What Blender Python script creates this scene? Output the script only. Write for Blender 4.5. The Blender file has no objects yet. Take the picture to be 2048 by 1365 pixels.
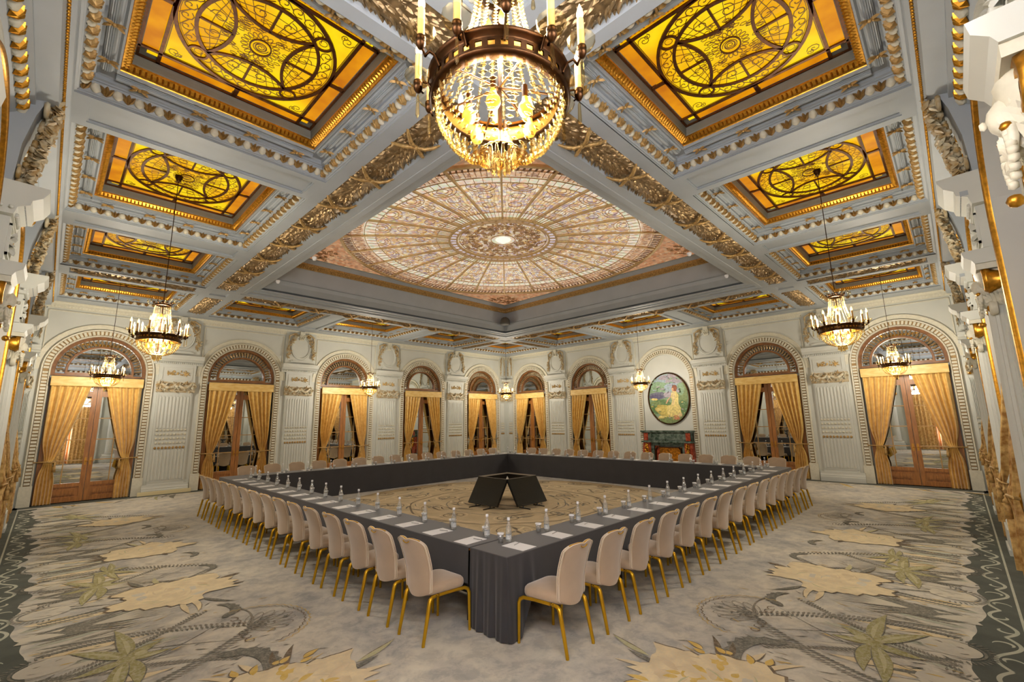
import bpy, math, random
from math import pi, sin, cos, sqrt, radians
from mathutils import Vector, Matrix
from mathutils.geometry import tessellate_polygon

random.seed(7)
SC = bpy.context.scene
COL = SC.collection

# ------------------------------------------------------------------ camera
L = 18.636; B1 = 3.65; B2 = 3.779
CENS = [B1 / 2, B1 + B2 / 2, B1 + 1.5 * B2, B1 + 2.5 * B2, L - B1 / 2]
BNDS = [B1, B1 + B2, B1 + 2 * B2, B1 + 3 * B2]
cam_d = bpy.data.cameras.new('camera'); cam = bpy.data.objects.new('camera', cam_d); COL.objects.link(cam)
cam_d.sensor_width = 36.0; cam_d.lens = 898.63 / 2048 * 36; cam_d.clip_start = 0.02; cam_d.clip_end = 100
yaw, pit, rol = 0.7737, 0.1762, -0.0158
fw = Vector((cos(pit) * cos(yaw), cos(pit) * sin(yaw), sin(pit)))
rt = Vector((sin(yaw), -cos(yaw), 0)); up = rt.cross(fw)
r2 = rt * cos(rol) + up * sin(rol); u2 = -rt * sin(rol) + up * cos(rol)
M = Matrix((r2, u2, -fw)).transposed().to_4x4(); M.translation = (0.8835, 0.7921, 2.0353)
cam.matrix_world = M
SC.camera = cam

# ------------------------------------------------------------------ world, exposure
w = bpy.data.worlds.new('world'); SC.world = w; w.use_nodes = True
w.node_tree.nodes['Background'].inputs[0].default_value = (0.6, 0.7, 0.8, 1)
w.node_tree.nodes['Background'].inputs[1].default_value = 0.3
vs = SC.view_settings; vs.view_transform = 'Standard'; vs.look = 'None'; vs.exposure = 1.0; vs.gamma = 1.0; vs.use_curve_mapping = False
SC.render.film_transparent = False
cy = SC.cycles
cy.max_bounces = 9; cy.diffuse_bounces = 4; cy.glossy_bounces = 4; cy.transmission_bounces = 4; cy.transparent_max_bounces = 24
cy.use_denoising = True; cy.sample_clamp_indirect = 4.0; cy.caustics_reflective = False; cy.caustics_refractive = False
cy.use_adaptive_sampling = True; cy.adaptive_threshold = 0.03
SKY_E = 0.50      # radiance of the big skylight
AMB_E = 0.50      # radiance of the amber ceiling glass
FILL_E = 15.0      # glow of panes added to two unseen near-corner bays to light the foreground
CHAND_W = 130.0   # lamp inside each chandelier

# ------------------------------------------------------------------ materials
def s2l(c):
    return tuple(((x / 255) / 12.92 if x / 255 <= .04045 else (((x / 255) + .055) / 1.055) ** 2.4) for x in c)
def newmat(name):
    m = bpy.data.materials.new(name); m.use_nodes = True
    nt = m.node_tree; b = nt.nodes['Principled BSDF']
    return m, nt, b
def mat(name, rgb, rough=.6, metal=0., noise=0., nscale=8., bump=0., bscale=60., spec=None, stretch=None, rgb2=None, sheen=0.):
    m, nt, b = newmat(name)
    c = s2l(rgb); b.inputs['Roughness'].default_value = rough; b.inputs['Metallic'].default_value = metal
    if spec is not None: b.inputs['Specular IOR Level'].default_value = spec
    if sheen: b.inputs['Sheen Weight'].default_value = sheen
    tc = nt.nodes.new('ShaderNodeTexCoord'); mp = nt.nodes.new('ShaderNodeMapping')
    if stretch: mp.inputs['Scale'].default_value = stretch
    nt.links.new(tc.outputs['Object'], mp.inputs['Vector'])
    n = nt.nodes.new('ShaderNodeTexNoise'); n.inputs['Scale'].default_value = nscale; n.inputs['Detail'].default_value = 4
    nt.links.new(mp.outputs[0], n.inputs['Vector'])
    r = nt.nodes.new('ShaderNodeValToRGB')
    if rgb2 is None: c1 = tuple(x * (1 - noise) for x in c); c2 = tuple(min(1, x * (1 + noise)) for x in c)
    else: c1 = c; c2 = s2l(rgb2)
    r.color_ramp.elements[0].position = .35; r.color_ramp.elements[1].position = .65
    r.color_ramp.elements[0].color = (*c1, 1); r.color_ramp.elements[1].color = (*c2, 1)
    nt.links.new(n.outputs['Fac'], r.inputs['Fac']); nt.links.new(r.outputs['Color'], b.inputs['Base Color'])
    if bump:
        n2 = nt.nodes.new('ShaderNodeTexNoise'); n2.inputs['Scale'].default_value = bscale
        nt.links.new(mp.outputs[0], n2.inputs['Vector'])
        bp = nt.nodes.new('ShaderNodeBump'); bp.inputs['Strength'].default_value = bump; bp.inputs['Distance'].default_value = .01
        nt.links.new(n2.outputs['Fac'], bp.inputs['Height']); nt.links.new(bp.outputs[0], b.inputs['Normal'])
    return m
def emat(name, stops, strength, scale=6., kind='noise', detail=3):
    m, nt, b = newmat(name)
    tc = nt.nodes.new('ShaderNodeTexCoord')
    if kind == 'voronoi':
        n = nt.nodes.new('ShaderNodeTexVoronoi'); n.inputs['Scale'].default_value = scale
        nt.links.new(tc.outputs['Object'], n.inputs['Vector'])
        sp = nt.nodes.new('ShaderNodeSeparateColor'); nt.links.new(n.outputs['Color'], sp.inputs[0]); fac = sp.outputs[0]
    else:
        n = nt.nodes.new('ShaderNodeTexNoise'); n.inputs['Scale'].default_value = scale; n.inputs['Detail'].default_value = detail
        nt.links.new(tc.outputs['Object'], n.inputs['Vector']); fac = n.outputs['Fac']
    r = nt.nodes.new('ShaderNodeValToRGB'); e = r.color_ramp.elements
    while len(e) < len(stops): e.new(.5)
    for i, (p, c) in enumerate(stops): e[i].position = p; e[i].color = (*s2l(c), 1)
    nt.links.new(fac, r.inputs['Fac'])
    b.inputs['Base Color'].default_value = (.02, .02, .02, 1); b.inputs['Roughness'].default_value = .5; b.inputs['Specular IOR Level'].default_value = .1
    nt.links.new(r.outputs['Color'], b.inputs['Emission Color']); b.inputs['Emission Strength'].default_value = strength
    return m
def clear(name, tint, gl=.9, ior=1.5, rough=.02, refr_white=0.):
    m = bpy.data.materials.new(name); m.use_nodes = True; nt = m.node_tree; nt.nodes.clear()
    o = nt.nodes.new('ShaderNodeOutputMaterial'); t = nt.nodes.new('ShaderNodeBsdfTransparent'); g = nt.nodes.new('ShaderNodeBsdfGlossy')
    t.inputs[0].default_value = (*tint, 1); g.inputs['Roughness'].default_value = rough; g.inputs[0].default_value = (*gl, 1) if isinstance(gl, tuple) else (gl, gl, gl, 1)
    f = nt.nodes.new('ShaderNodeLayerWeight'); f.inputs[0].default_value = .5; pw = nt.nodes.new('ShaderNodeMath'); pw.operation = 'POWER'; pw.inputs[1].default_value = 3.
    ml = nt.nodes.new('ShaderNodeMath'); ml.operation = 'MULTIPLY_ADD'; r0 = ((ior - 1) / (ior + 1)) ** 2; ml.inputs[1].default_value = .85; ml.inputs[2].default_value = r0
    nt.links.new(f.outputs['Facing'], pw.inputs[0]); nt.links.new(pw.outputs[0], ml.inputs[0]); mx = nt.nodes.new('ShaderNodeMixShader')
    nt.links.new(ml.outputs[0], mx.inputs[0]); nt.links.new(t.outputs[0], mx.inputs[1]); nt.links.new(g.outputs[0], mx.inputs[2])
    out = mx.outputs[0]
    if refr_white:  # white diffuse mixed in, standing for ceiling light refracted by the glass
        d = nt.nodes.new('ShaderNodeBsdfDiffuse'); d.inputs[0].default_value = (.9, .92, .93, 1); m2 = nt.nodes.new('ShaderNodeMixShader'); m2.inputs[0].default_value = refr_white
        nt.links.new(out, m2.inputs[1]); nt.links.new(d.outputs[0], m2.inputs[2]); out = m2.outputs[0]
    nt.links.new(out, o.inputs[0]); return m

PAINT = mat('wall_paint', (203, 204, 196), .55, noise=.03, nscale=1.5, bump=.05)
PAINT2 = mat('relief_paint', (212, 207, 188), .5, noise=.05, nscale=20)
CEIL = mat('ceiling_paint', (165, 172, 178), .5, noise=.04, nscale=2)
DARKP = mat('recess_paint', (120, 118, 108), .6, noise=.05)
GOLD = mat('gilding', (196, 142, 50), .36, metal=.95, noise=.25, nscale=30)
GOLDP = mat('aged_gilding', (178, 144, 88), .5, metal=.4, noise=.3, nscale=25)
LEAFG = mat('gilded_leaves', (158, 134, 98), .42, metal=.75, noise=.35, nscale=14)
WOOD = mat('door_wood', (160, 104, 48), .38, noise=.25, nscale=5, stretch=(6, 6, .6))
WOODL = mat('muntin_wood', (178, 140, 82), .4, noise=.1)
BRASS = mat('dark_brass', (66, 42, 20), .35, metal=.9, noise=.2, nscale=30)
BRASSL = mat('bright_brass', (190, 140, 60), .3, metal=1., noise=.1)
CURT = mat('curtain_damask', (216, 172, 86), .42, rgb2=(234, 198, 116), nscale=9, bump=.15, bscale=35, sheen=.3)
CURTB = mat('brocade_curtain', (160, 112, 44), .5, rgb2=(226, 188, 116), nscale=13, bump=.2, bscale=35, sheen=.3)
CLOTH = mat('black_tablecloth', (48, 47, 51), .62, noise=.08, nscale=3, bump=.05, bscale=400, sheen=.25)
FAB = mat('chair_velvet', (178, 156, 131), .65, noise=.07, nscale=4, bump=.08, bscale=200, sheen=.5)
LEGM = mat('gold_leg_paint', (208, 162, 34), .3, metal=.75, noise=.06)
PAPER = mat('paper_white', (240, 240, 242), .6)
BLK = mat('black_plastic', (14, 14, 15), .35, noise=.05)
SCREEN = mat('screen_glass', (24, 24, 22), .25, noise=.02)
BEIGEW = mat('candle_sleeve', (206, 166, 100), .5, noise=.03)
MARBG = mat('green_marble', (34, 56, 44), .15, rgb2=(110, 122, 112), nscale=7)
MARBR = mat('red_marble', (120, 40, 24), .15, rgb2=(176, 86, 58), nscale=9)
SKIRT = mat('pale_yellow_skirting', (232, 216, 168), .5)
GREYD = mat('grey_speaker', (78, 76, 68), .6)
MIRR, _nt, _b = newmat('mirror_glass'); _b.inputs['Base Color'].default_value = (.72, .74, .72, 1); _b.inputs['Metallic'].default_value = 1; _b.inputs['Roughness'].default_value = .015
CRYS = clear('crystal', (.96, .88, .68), (.32, .245, .12), 2.0, .28)
CLEARG = clear('clear_glass', (.98, .99, .99), 1., 2.2, .1, .13)
def glow(name, rgb, st):
    m, nt, b = newmat(name); b.inputs['Base Color'].default_value = (.8, .7, .5, 1)
    b.inputs['Emission Color'].default_value = (*s2l(rgb), 1); b.inputs['Emission Strength'].default_value = st; return m
FLAME = glow('flame_bulb', (255, 206, 120), 2.)
BULB = glow('warm_bulb', (255, 190, 60), .75); BULB.node_tree.nodes['Principled BSDF'].inputs['Base Color'].default_value = (.25, .12, .02, 1)
FILL_PANE = glow('added_fill_pane', (238, 240, 250), FILL_E)  # no window is known here; these panes glow only to brighten the foreground

# ------------------------------------------------------------------ mesh builder
class MB:
    def __init__(s): s.v = []; s.f = []; s.m = []; s.s = []
    def add(s, V, F, m=0, sm=False):
        n = len(s.v); s.v.extend([tuple(p) for p in V])
        for f in F: s.f.append([i + n for i in f]); s.m.append(m); s.s.append(sm)
        return s
    def box(s, x0, x1, y0, y1, z0, z1, m=0):
        V = [(x, y, z) for x in (x0, x1) for y in (y0, y1) for z in (z0, z1)]
        return s.add(V, [(0, 1, 3, 2), (4, 6, 7, 5), (0, 4, 5, 1), (2, 3, 7, 6), (0, 2, 6, 4), (1, 5, 7, 3)], m)
    def grid(s, P, m=0, sm=True, cu=False, cv=False):
        # P: list of rows of points
        R = len(P); C = len(P[0]); V = [p for r in P for p in r]; F = []
        for i in range(R if cv else R - 1):
            for j in range(C if cu else C - 1):
                F.append((i * C + j, i * C + (j + 1) % C, ((i + 1) % R) * C + (j + 1) % C, ((i + 1) % R) * C + j))
        return s.add(V, F, m, sm)
    def tube(s, P, r, n=8, m=0, cap=True, closed=False):
        P = [Vector(p) for p in P]; K = len(P); rows = []; prev = None
        rr = r if isinstance(r, (list, tuple)) else [r] * K
        for i, p in enumerate(P):
            if closed: t = P[(i + 1) % K] - P[i - 1]
            else: t = P[min(i + 1, K - 1)] - P[max(i - 1, 0)]
            if t.length < 1e-9: t = Vector((0, 0, 1))
            t.normalize()
            if prev is None: a = Vector((0, 0, 1)) if abs(t.z) < .9 else Vector((1, 0, 0))
            else: a = prev
            a = (a - t * a.dot(t)); a.normalize(); prev = a; b = t.cross(a)
            rows.append([p + (a * cos(2 * pi * k / n) + b * sin(2 * pi * k / n)) * rr[i] for k in range(n)])
        s.grid(rows, m, True, cu=True, cv=closed)
        if cap and not closed:
            s.add(rows[0], [tuple(reversed(range(n)))], m); s.add(rows[-1], [tuple(range(n))], m)
        return s
    def lathe(s, prof, n=16, c=(0, 0, 0), m=0, axis='z'):
        rows = []
        for r, z in prof:
            row = []
            for k in range(n):
                a = 2 * pi * k / n
                if axis == 'z': row.append((c[0] + r * cos(a), c[1] + r * sin(a), c[2] + z))
                elif axis == 'y': row.append((c[0] + r * cos(a), c[1] + z, c[2] + r * sin(a)))
                else: row.append((c[0] + z, c[1] + r * cos(a), c[2] + r * sin(a)))
            rows.append(row)
        return s.grid(rows, m, True, cu=True)
    def ball(s, c, r, n=8, m=0, sc=(1, 1, 1)):
        k = max(3, n // 2)
        prof = [(r * sin(pi * i / k), -r * cos(pi * i / k)) for i in range(k + 1)]
        rows = [[(c[0] + q * cos(2 * pi * j / n) * sc[0], c[1] + q * sin(2 * pi * j / n) * sc[1], c[2] + z * sc[2]) for j in range(n)] for q, z in prof]
        return s.grid(rows, m, True, cu=True)
    def prof(s, u0, u1, pts, m=0, T=None, cap=True):
        # pts: (w, z) silhouette, extruded along local u; mesh coordinates x=u, y=-w
        a = [(u0, -w_, z) for w_, z in pts]; b = [(u1, -w_, z) for w_, z in pts]; n = len(pts)
        V = a + b; F = [(i, i + 1, n + i + 1, n + i) for i in range(n - 1)]
        s.add(V, F, m)
        if cap: s.add(a, [tuple(range(n))], m); s.add(b, [tuple(range(n))], m)
        return s
    def rect(s, x0, x1, y0, y1, pts, m=0):
        # mitred frame round a rectangle: pts (inset, z)
        rows = [[(x0 + d, y0 + d, z), (x1 - d, y0 + d, z), (x1 - d, y1 - d, z), (x0 + d, y1 - d, z)] for d, z in pts]
        return s.grid(rows, m, False, cu=True)
    def sweep(s, path, pts, m=0, sm=False, closed=False):
        # path: (u, z, nu, nz); pts: (offset along normal, w)
        rows = [[(u + nu * o, -w_, z + nz * o) for o, w_ in pts] for u, z, nu, nz in path]
        return s.grid(rows, m, sm, cv=closed)
    def leaf(s, c, d, nrm, ln, wd, h=.3, m=0):
        # raised pointed leaf: base c, direction d, facing normal nrm
        c = Vector(c); d = Vector(d).normalized(); nrm = Vector(nrm).normalized(); t = d.cross(nrm); t.normalize()
        P = [c, c + d * ln * .35 + t * wd * .5, c + d * ln * .75 + t * wd * .33, c + d * ln + nrm * wd * h, c + d * ln * .75 - t * wd * .33, c + d * ln * .35 - t * wd * .5, c + d * ln * .3 + nrm * wd * h * 1.3, c + d * ln * .72 + nrm * wd * h * 1.5]
        return s.add(P, [(0, 1, 6), (1, 2, 7, 6), (2, 3, 7), (3, 4, 7), (4, 5, 6, 7), (5, 0, 6)], m)
    def merge(s, o, T=None):
        n = len(s.v)
        s.v.extend([tuple(T @ Vector(p)) for p in o.v] if T else o.v)
        s.f.extend([[i + n for i in f] for f in o.f]); s.m.extend(o.m); s.s.extend(o.s); return s
    def mesh(s, name, mats):
        me = bpy.data.meshes.new(name); me.from_pydata(s.v, [], s.f)
        for m_ in (mats if isinstance(mats, (list, tuple)) else [mats]): me.materials.append(m_)
        me.polygons.foreach_set('material_index', s.m); me.polygons.foreach_set('use_smooth', s.s)
        me.validate(); me.update(); return me
    def build(s, name, mats, parent=None):
        o = bpy.data.objects.new(name, s.mesh(name, mats)); COL.objects.link(o)
        if parent is not None: o.parent = parent
        return o
def tag(o, label, cat, group=None):
    o['label'] = label; o['category'] = cat
    if group: o['group'] = group
    return o
def struct(o): o['kind'] = 'structure'; return o
def empty(name, loc=(0, 0, 0), rz=0.):
    o = bpy.data.objects.new(name, None); COL.objects.link(o); o.location = loc; o.rotation_euler = (0, 0, rz); o.empty_display_size = .2; return o
def kids(o): return [c for c in ALLK.get(o.name, [])]
ALLK = {}
def note_children():
    ALLK.clear()
    for o in bpy.data.objects:
        if o.parent: ALLK.setdefault(o.parent.name, []).append(o)
def copy_tree(o, parent=None):
    c = o.copy(); COL.objects.link(c)
    if parent is not None: c.parent = parent
    for ch in list(ALLK.get(o.name, [])): copy_tree(ch, c)
    return c
def dup(o, loc, rz=0.):
    c = copy_tree(o); c.location = loc; c.rotation_euler = (0, 0, rz); return c

# wall frames: (name, origin of u=0, rotation); local +x runs along the wall, local -y points into the room
RZ = {'back_left': 0., 'back_right': -pi / 2, 'near_left': pi / 2, 'near_right': pi}
def wall_pt(side, u, w_=0., z=0.):
    if side == 'back_left': return (u, L - w_, z)
    if side == 'back_right': return (L - w_, L - u, z)
    if side == 'near_left': return (w_, u, z)
    return (L - u, w_, z)

# ------------------------------------------------------------------ walls with arched openings
WV = 1.035; ZS = 3.65; ZT = 5.56     # half width of the openings, spring height, top of the walls
def arch_path(r0, z0, n=24, zs=ZS):
    # right leg up, round the arch, left leg down; normals point outwards
    P = [(r0, z0, 1, 0), (r0, zs, 1, 0)]
    P += [(r0 * cos(pi * i / n), zs + r0 * sin(pi * i / n), cos(pi * i / n), sin(pi * i / n)) for i in range(1, n)]
    return P + [(-r0, zs, -1, 0), (-r0, z0, -1, 0)]
def wall_mesh(half, wface=0., depth=.22, name='wall'):
    mb = MB(); edges = [0.] + BNDS + [L]
    for i, c in enumerate(CENS):
        a, b = edges[i], edges[i + 1]; y = -wface
        for sgn in (1, -1):
            e = b if sgn > 0 else a
            mb.add([(c + sgn * half, y, 0), (e, y, 0), (e, y, ZS), (c + sgn * half, y, ZS)], [(0, 1, 2, 3)])
        n = 24; pts = [(c + half * cos(pi * k / n), ZS + half * sin(pi * k / n)) for k in range(n + 1)]
        out = []
        for k in range(n + 1):
            t = k / n
            if t <= .25: out.append((b, ZS + (ZT - ZS) * t / .25))
            elif t >= .75: out.append((a, ZT - (ZT - ZS) * (t - .75) / .25))
            else: out.append((b + (a - b) * (t - .25) / .5, ZT))
        mb.grid([[(p[0], y, p[1]) for p in pts], [(p[0], y, p[1]) for p in out]], 0, False)
        path = arch_path(half, 0.)
        mb.sweep([(c + u, z, nu, nz) for u, z, nu, nz in path], [(0, wface), (0, wface - depth)])
    # thickness behind the face
    mb.box(-.3, L + .3, depth - wface + .02, depth - wface + .3, -.02, ZT)
    return mb
for side, wf in (('back_left', 0.), ('back_right', 0.), ('near_left', .12), ('near_right', .12)):
    o = struct(wall_mesh(WV, wf).build('wall_' + side, PAINT)); o.location = wall_pt(side, 0); o.rotation_euler.z = RZ[side]
    # frieze and soffit at the top of the wall
    mb = MB()
    mb.prof(0, L, [(wf, 5.40), (wf + .03, 5.40), (wf + .03, 5.43), (wf + .06, 5.47), (wf + .06, 5.52), (wf + .12, 5.56), (wf + .12, 5.6)])
    k = int(L / .07)
    for i in range(k): mb.box(i * .07 + .01, i * .07 + .045, -wf - .055, -wf - .02, 5.435, 5.475)
    t = struct(mb.build('trim_1', PAINT2)); t.location = wall_pt(side, 0); t.rotation_euler.z = RZ[side]

fl = MB().box(-.3, L + .3, -.3, L + .3, -.12, -.006); struct(fl.build('floor', mat('floor_underlay', (90, 92, 90), .9)))

# ------------------------------------------------------------------ ceiling: soffit, beams, coffers
ZB = 5.58
E0 = .68; M0, M1 = 3.39, 4.20; N0, N1 = L - M1, L - M0; E1 = L - E0
MINB = [(BNDS[1] - .35, BNDS[1] + .35), (BNDS[2] - .35, BNDS[2] + .35)]
mb = MB()
mb.box(-.4, L + .4, -.4, L + .4, 7.3, 7.4)
struct(mb.build('ceiling', CEIL))
mb = MB().rect(0, L, 0, L, [(-.3, ZB + .5), (-.3, ZB), (E0, ZB), (E0, ZB + .1)]); struct(mb.build('trim_8', CEIL))

def beam_seg(length, width, panel, friez):
    # a beam underside from x=0..length centred on y=0, z=0 is the underside
    mb = MB(); h = width / 2
    mb.box(0, length, -h, h, .09, .5)
    i0 = .12 if not friez else .16; e = .14 if not friez else .10
    if panel:
        # flat with a sunk panel
        mb.rect(0, length, -h, h, [(0, .12), (0, 0), (i0, 0), (i0, .012), (i0 + .018, .012), (i0 + .018, .035), (i0 + .04, .035)])
        mb.add([(i0 + .04, -h + i0 + .04, .035), (length - i0 - .04, -h + i0 + .04, .035), (length - i0 - .04, h - i0 - .04, .035), (i0 + .04, h - i0 - .04, .035)], [(0, 1, 2, 3)])
    return mb
def garland_mesh(length, width, step=.055, z0=.03, seed=1, bows=True):
    rd = random.Random(seed); mb = MB(); h = width / 2
    n = int(length / step)
    for i in range(n):
        x = (i + .5) * step
        for k in range(7):
            y = (k - 3) / 3 * h * .78 + rd.uniform(-.02, .02)
            ang = (k - 3) / 3 * 1.0 + rd.uniform(-.35, .35)
            hh = .06 * (1 - (y / h) ** 2) + .012
            mb.leaf((x + rd.uniform(-.02, .02), y, z0 - hh + .03), (cos(ang), sin(ang), rd.uniform(-.35, .1)), (0, 0, -1), rd.uniform(.09, .13), rd.uniform(.035, .05), .35)
        if rd.random() < .5: mb.ball((x, rd.uniform(-h, h) * .5, z0 - .05), .016, 6)
    mb.grid([[(x, h * .95 * cos(a), z0 - .055 * sin(a)) for a in [pi * j / 8 for j in range(9)]] for x in (0, length)], 0, True)
    return mb
def bow_mesh(width):
    mb = MB(); h = width / 2
    for s_ in (1, -1):
        for t_ in (1, -1):
            P = [(0, 0, -.075), (.05 * s_, .4 * h * t_, -.085), (.13 * s_, .75 * h * t_, -.06), (.20 * s_, 1.05 * h * t_, -.01)]
            mb.tube(P, [.02, .03, .026, .012], 6)
    mb.ball((0, 0, -.08), .035, 8)
    return mb
trimn = [10]
def trim_name(): trimn[0] += 1; return 'trim_%d' % trimn[0]
_gc = {}
def garland_obj(length, width, parent, off):
    key = round(length, 2)
    if key not in _gc:
        _gc[key] = garland_mesh(length, width, seed=int(length * 10)).mesh('garland', LEAFG)
    o = bpy.data.objects.new('laurel_garland', _gc[key]); COL.objects.link(o); o.parent = parent; o.location = off
    return o
_bow = bow_mesh(.5).mesh('ribbon', GOLDP)
W_MAJ = M1 - M0
def major(name, x, y, rz, flip):
    # full length major beam: underside strips, channel with the garland; local x along the beam, y = 0 on its outer edge
    e = struct(empty(name, (x, y, ZB), rz)); mb = MB()
    f0, f1 = (.19, .66) if not flip else (.15, .62)
    for a, b in ((E0, M0), (M1, N0), (N1, E1)):
        mb2 = MB()
        mb2.add([(a, 0, .5), (b, 0, .5), (b, 0, 0), (a, 0, 0), (a, f0, 0), (b, f0, 0), (a, f0 + .015, .03), (b, f0 + .015, .03), (a, f0 + .03, .05), (b, f0 + .03, .05), (a, f1 - .03, .05), (b, f1 - .03, .05), (a, f1 - .015, .03), (b, f1 - .015, .03), (a, f1, 0), (b, f1, 0), (a, W_MAJ, 0), (b, W_MAJ, 0), (a, W_MAJ, .5), (b, W_MAJ, .5)],
                [(0, 1, 2, 3), (3, 2, 5, 4), (4, 5, 7, 6), (6, 7, 9, 8), (8, 9, 11, 10), (10, 11, 13, 12), (12, 13, 15, 14), (14, 15, 17, 16), (16, 17, 19, 18)])
        for q in (a, b):  # closing ribs of the channel
            s_ = 1 if q == a else -1
            mb2.box(min(q, q + s_ * .16), max(q, q + s_ * .16), .0, W_MAJ, 0.0005, .2)
        mb.merge(mb2)
    mb.build('beam_soffit', CEIL, e)
    for a, b in ((E0, M0), (M1, N0), (N1, E1)):
        garland_obj(b - a - .36, f1 - f0 - .04, e, (a + .18, (f0 + f1) / 2, .03))
        ln = b - a; nb = 5 if ln > 5 else 1
        if ln > 5:
            st = ln / 9
            for k in range(1, 9):
                o = bpy.data.objects.new('ribbon_bow', _bow); COL.objects.link(o); o.parent = e; o.location = (a + st * k, (f0 + f1) / 2, .03)
    return e
major('trim_2', 0, M0, 0, False)
major('trim_3', 0, N0, 0, True)
major('trim_4', M1, 0, pi / 2, True)
major('trim_5', N1, 0, pi / 2, False)
# crossings
for i, (cx_, cy_) in enumerate(((M0, M0), (M0, N0), (N0, M0), (N0, N0))):
    mb = MB().rect(0, W_MAJ, 0, W_MAJ, [(0, .5), (0, -.001), (.2, -.001), (.215, .03), (.235, .04)])
    mb.box(.2, W_MAJ - .2, .2, W_MAJ - .2, .04, .2)
    o = struct(mb.build(trim_name(), CEIL)); o.location = (cx_, cy_, ZB)
# minor beams
_mb = beam_seg(M0 - E0, .70, True, False).mesh('minor_beam', CEIL)
for a, b in MINB:
    c = (a + b) / 2
    for x, y, rz in ((E0, c, 0), (N1, c, 0), (c, E0, pi / 2), (c, N1, pi / 2)):
        o = struct(bpy.data.objects.new(trim_name(), _mb)); COL.objects.link(o); o.location = (x, y, ZB); o.rotation_euler.z = rz

AMBER = emat('amber_glass', [(.28, (226, 140, 0)), (.45, (250, 190, 0)), (.6, (255, 222, 10)), (.75, (255, 176, 10))], AMB_E, 1.6)
AMBER2 = emat('orange_glass', [(.3, (206, 116, 0)), (.6, (246, 160, 0)), (.75, (255, 186, 10))], AMB_E * .9, 3.)
LEAD = mat('lead_came', (92, 50, 8), .45, metal=.5, noise=.3, nscale=20)
THIN = [False]
LEADT = mat('fine_lead', (124, 74, 6), .5, noise=.2)
def ribbon(mb, P, wd, z, th=.012, m=0, closed=False):
    if THIN[0] and wd < .0125: m = 1; th = min(th, .004)
    # flat bar following 2-D points, hanging th below z
    K = len(P); A = []; Bq = []
    for i in range(K):
        if closed: t = Vector(P[(i + 1) % K]) - Vector(P[i - 1])
        else: t = Vector(P[min(i + 1, K - 1)]) - Vector(P[max(i - 1, 0)])
        t.normalize(); n = Vector((-t.y, t.x)) * wd / 2
        A.append((P[i][0] + n.x, P[i][1] + n.y)); Bq.append((P[i][0] - n.x, P[i][1] - n.y))
    rows = [[(p[0], p[1], z) for p in A], [(p[0], p[1], z - th) for p in A], [(p[0], p[1], z - th) for p in Bq], [(p[0], p[1], z) for p in Bq]]
    R = [[rows[j][i] for j in range(4)] for i in range(K)]
    mb.grid(R, m, False, cv=closed)
def ell(a, b, n=48, t0=0, t1=2 * pi):
    return [(a * cos(t0 + (t1 - t0) * i / n), b * sin(t0 + (t1 - t0) * i / n)) for i in range(n + (0 if abs(t1 - t0 - 2 * pi) < 1e-6 else 1))]
def spiral(c, r, a0, turns=1.5, n=14, s=1):
    return [(c[0] + r * (1 - i / n * .85) * cos(a0 + s * 2 * pi * turns * i / n), c[1] + r * (1 - i / n * .85) * sin(a0 + s * 2 * pi * turns * i / n)) for i in range(n + 1)]
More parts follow.
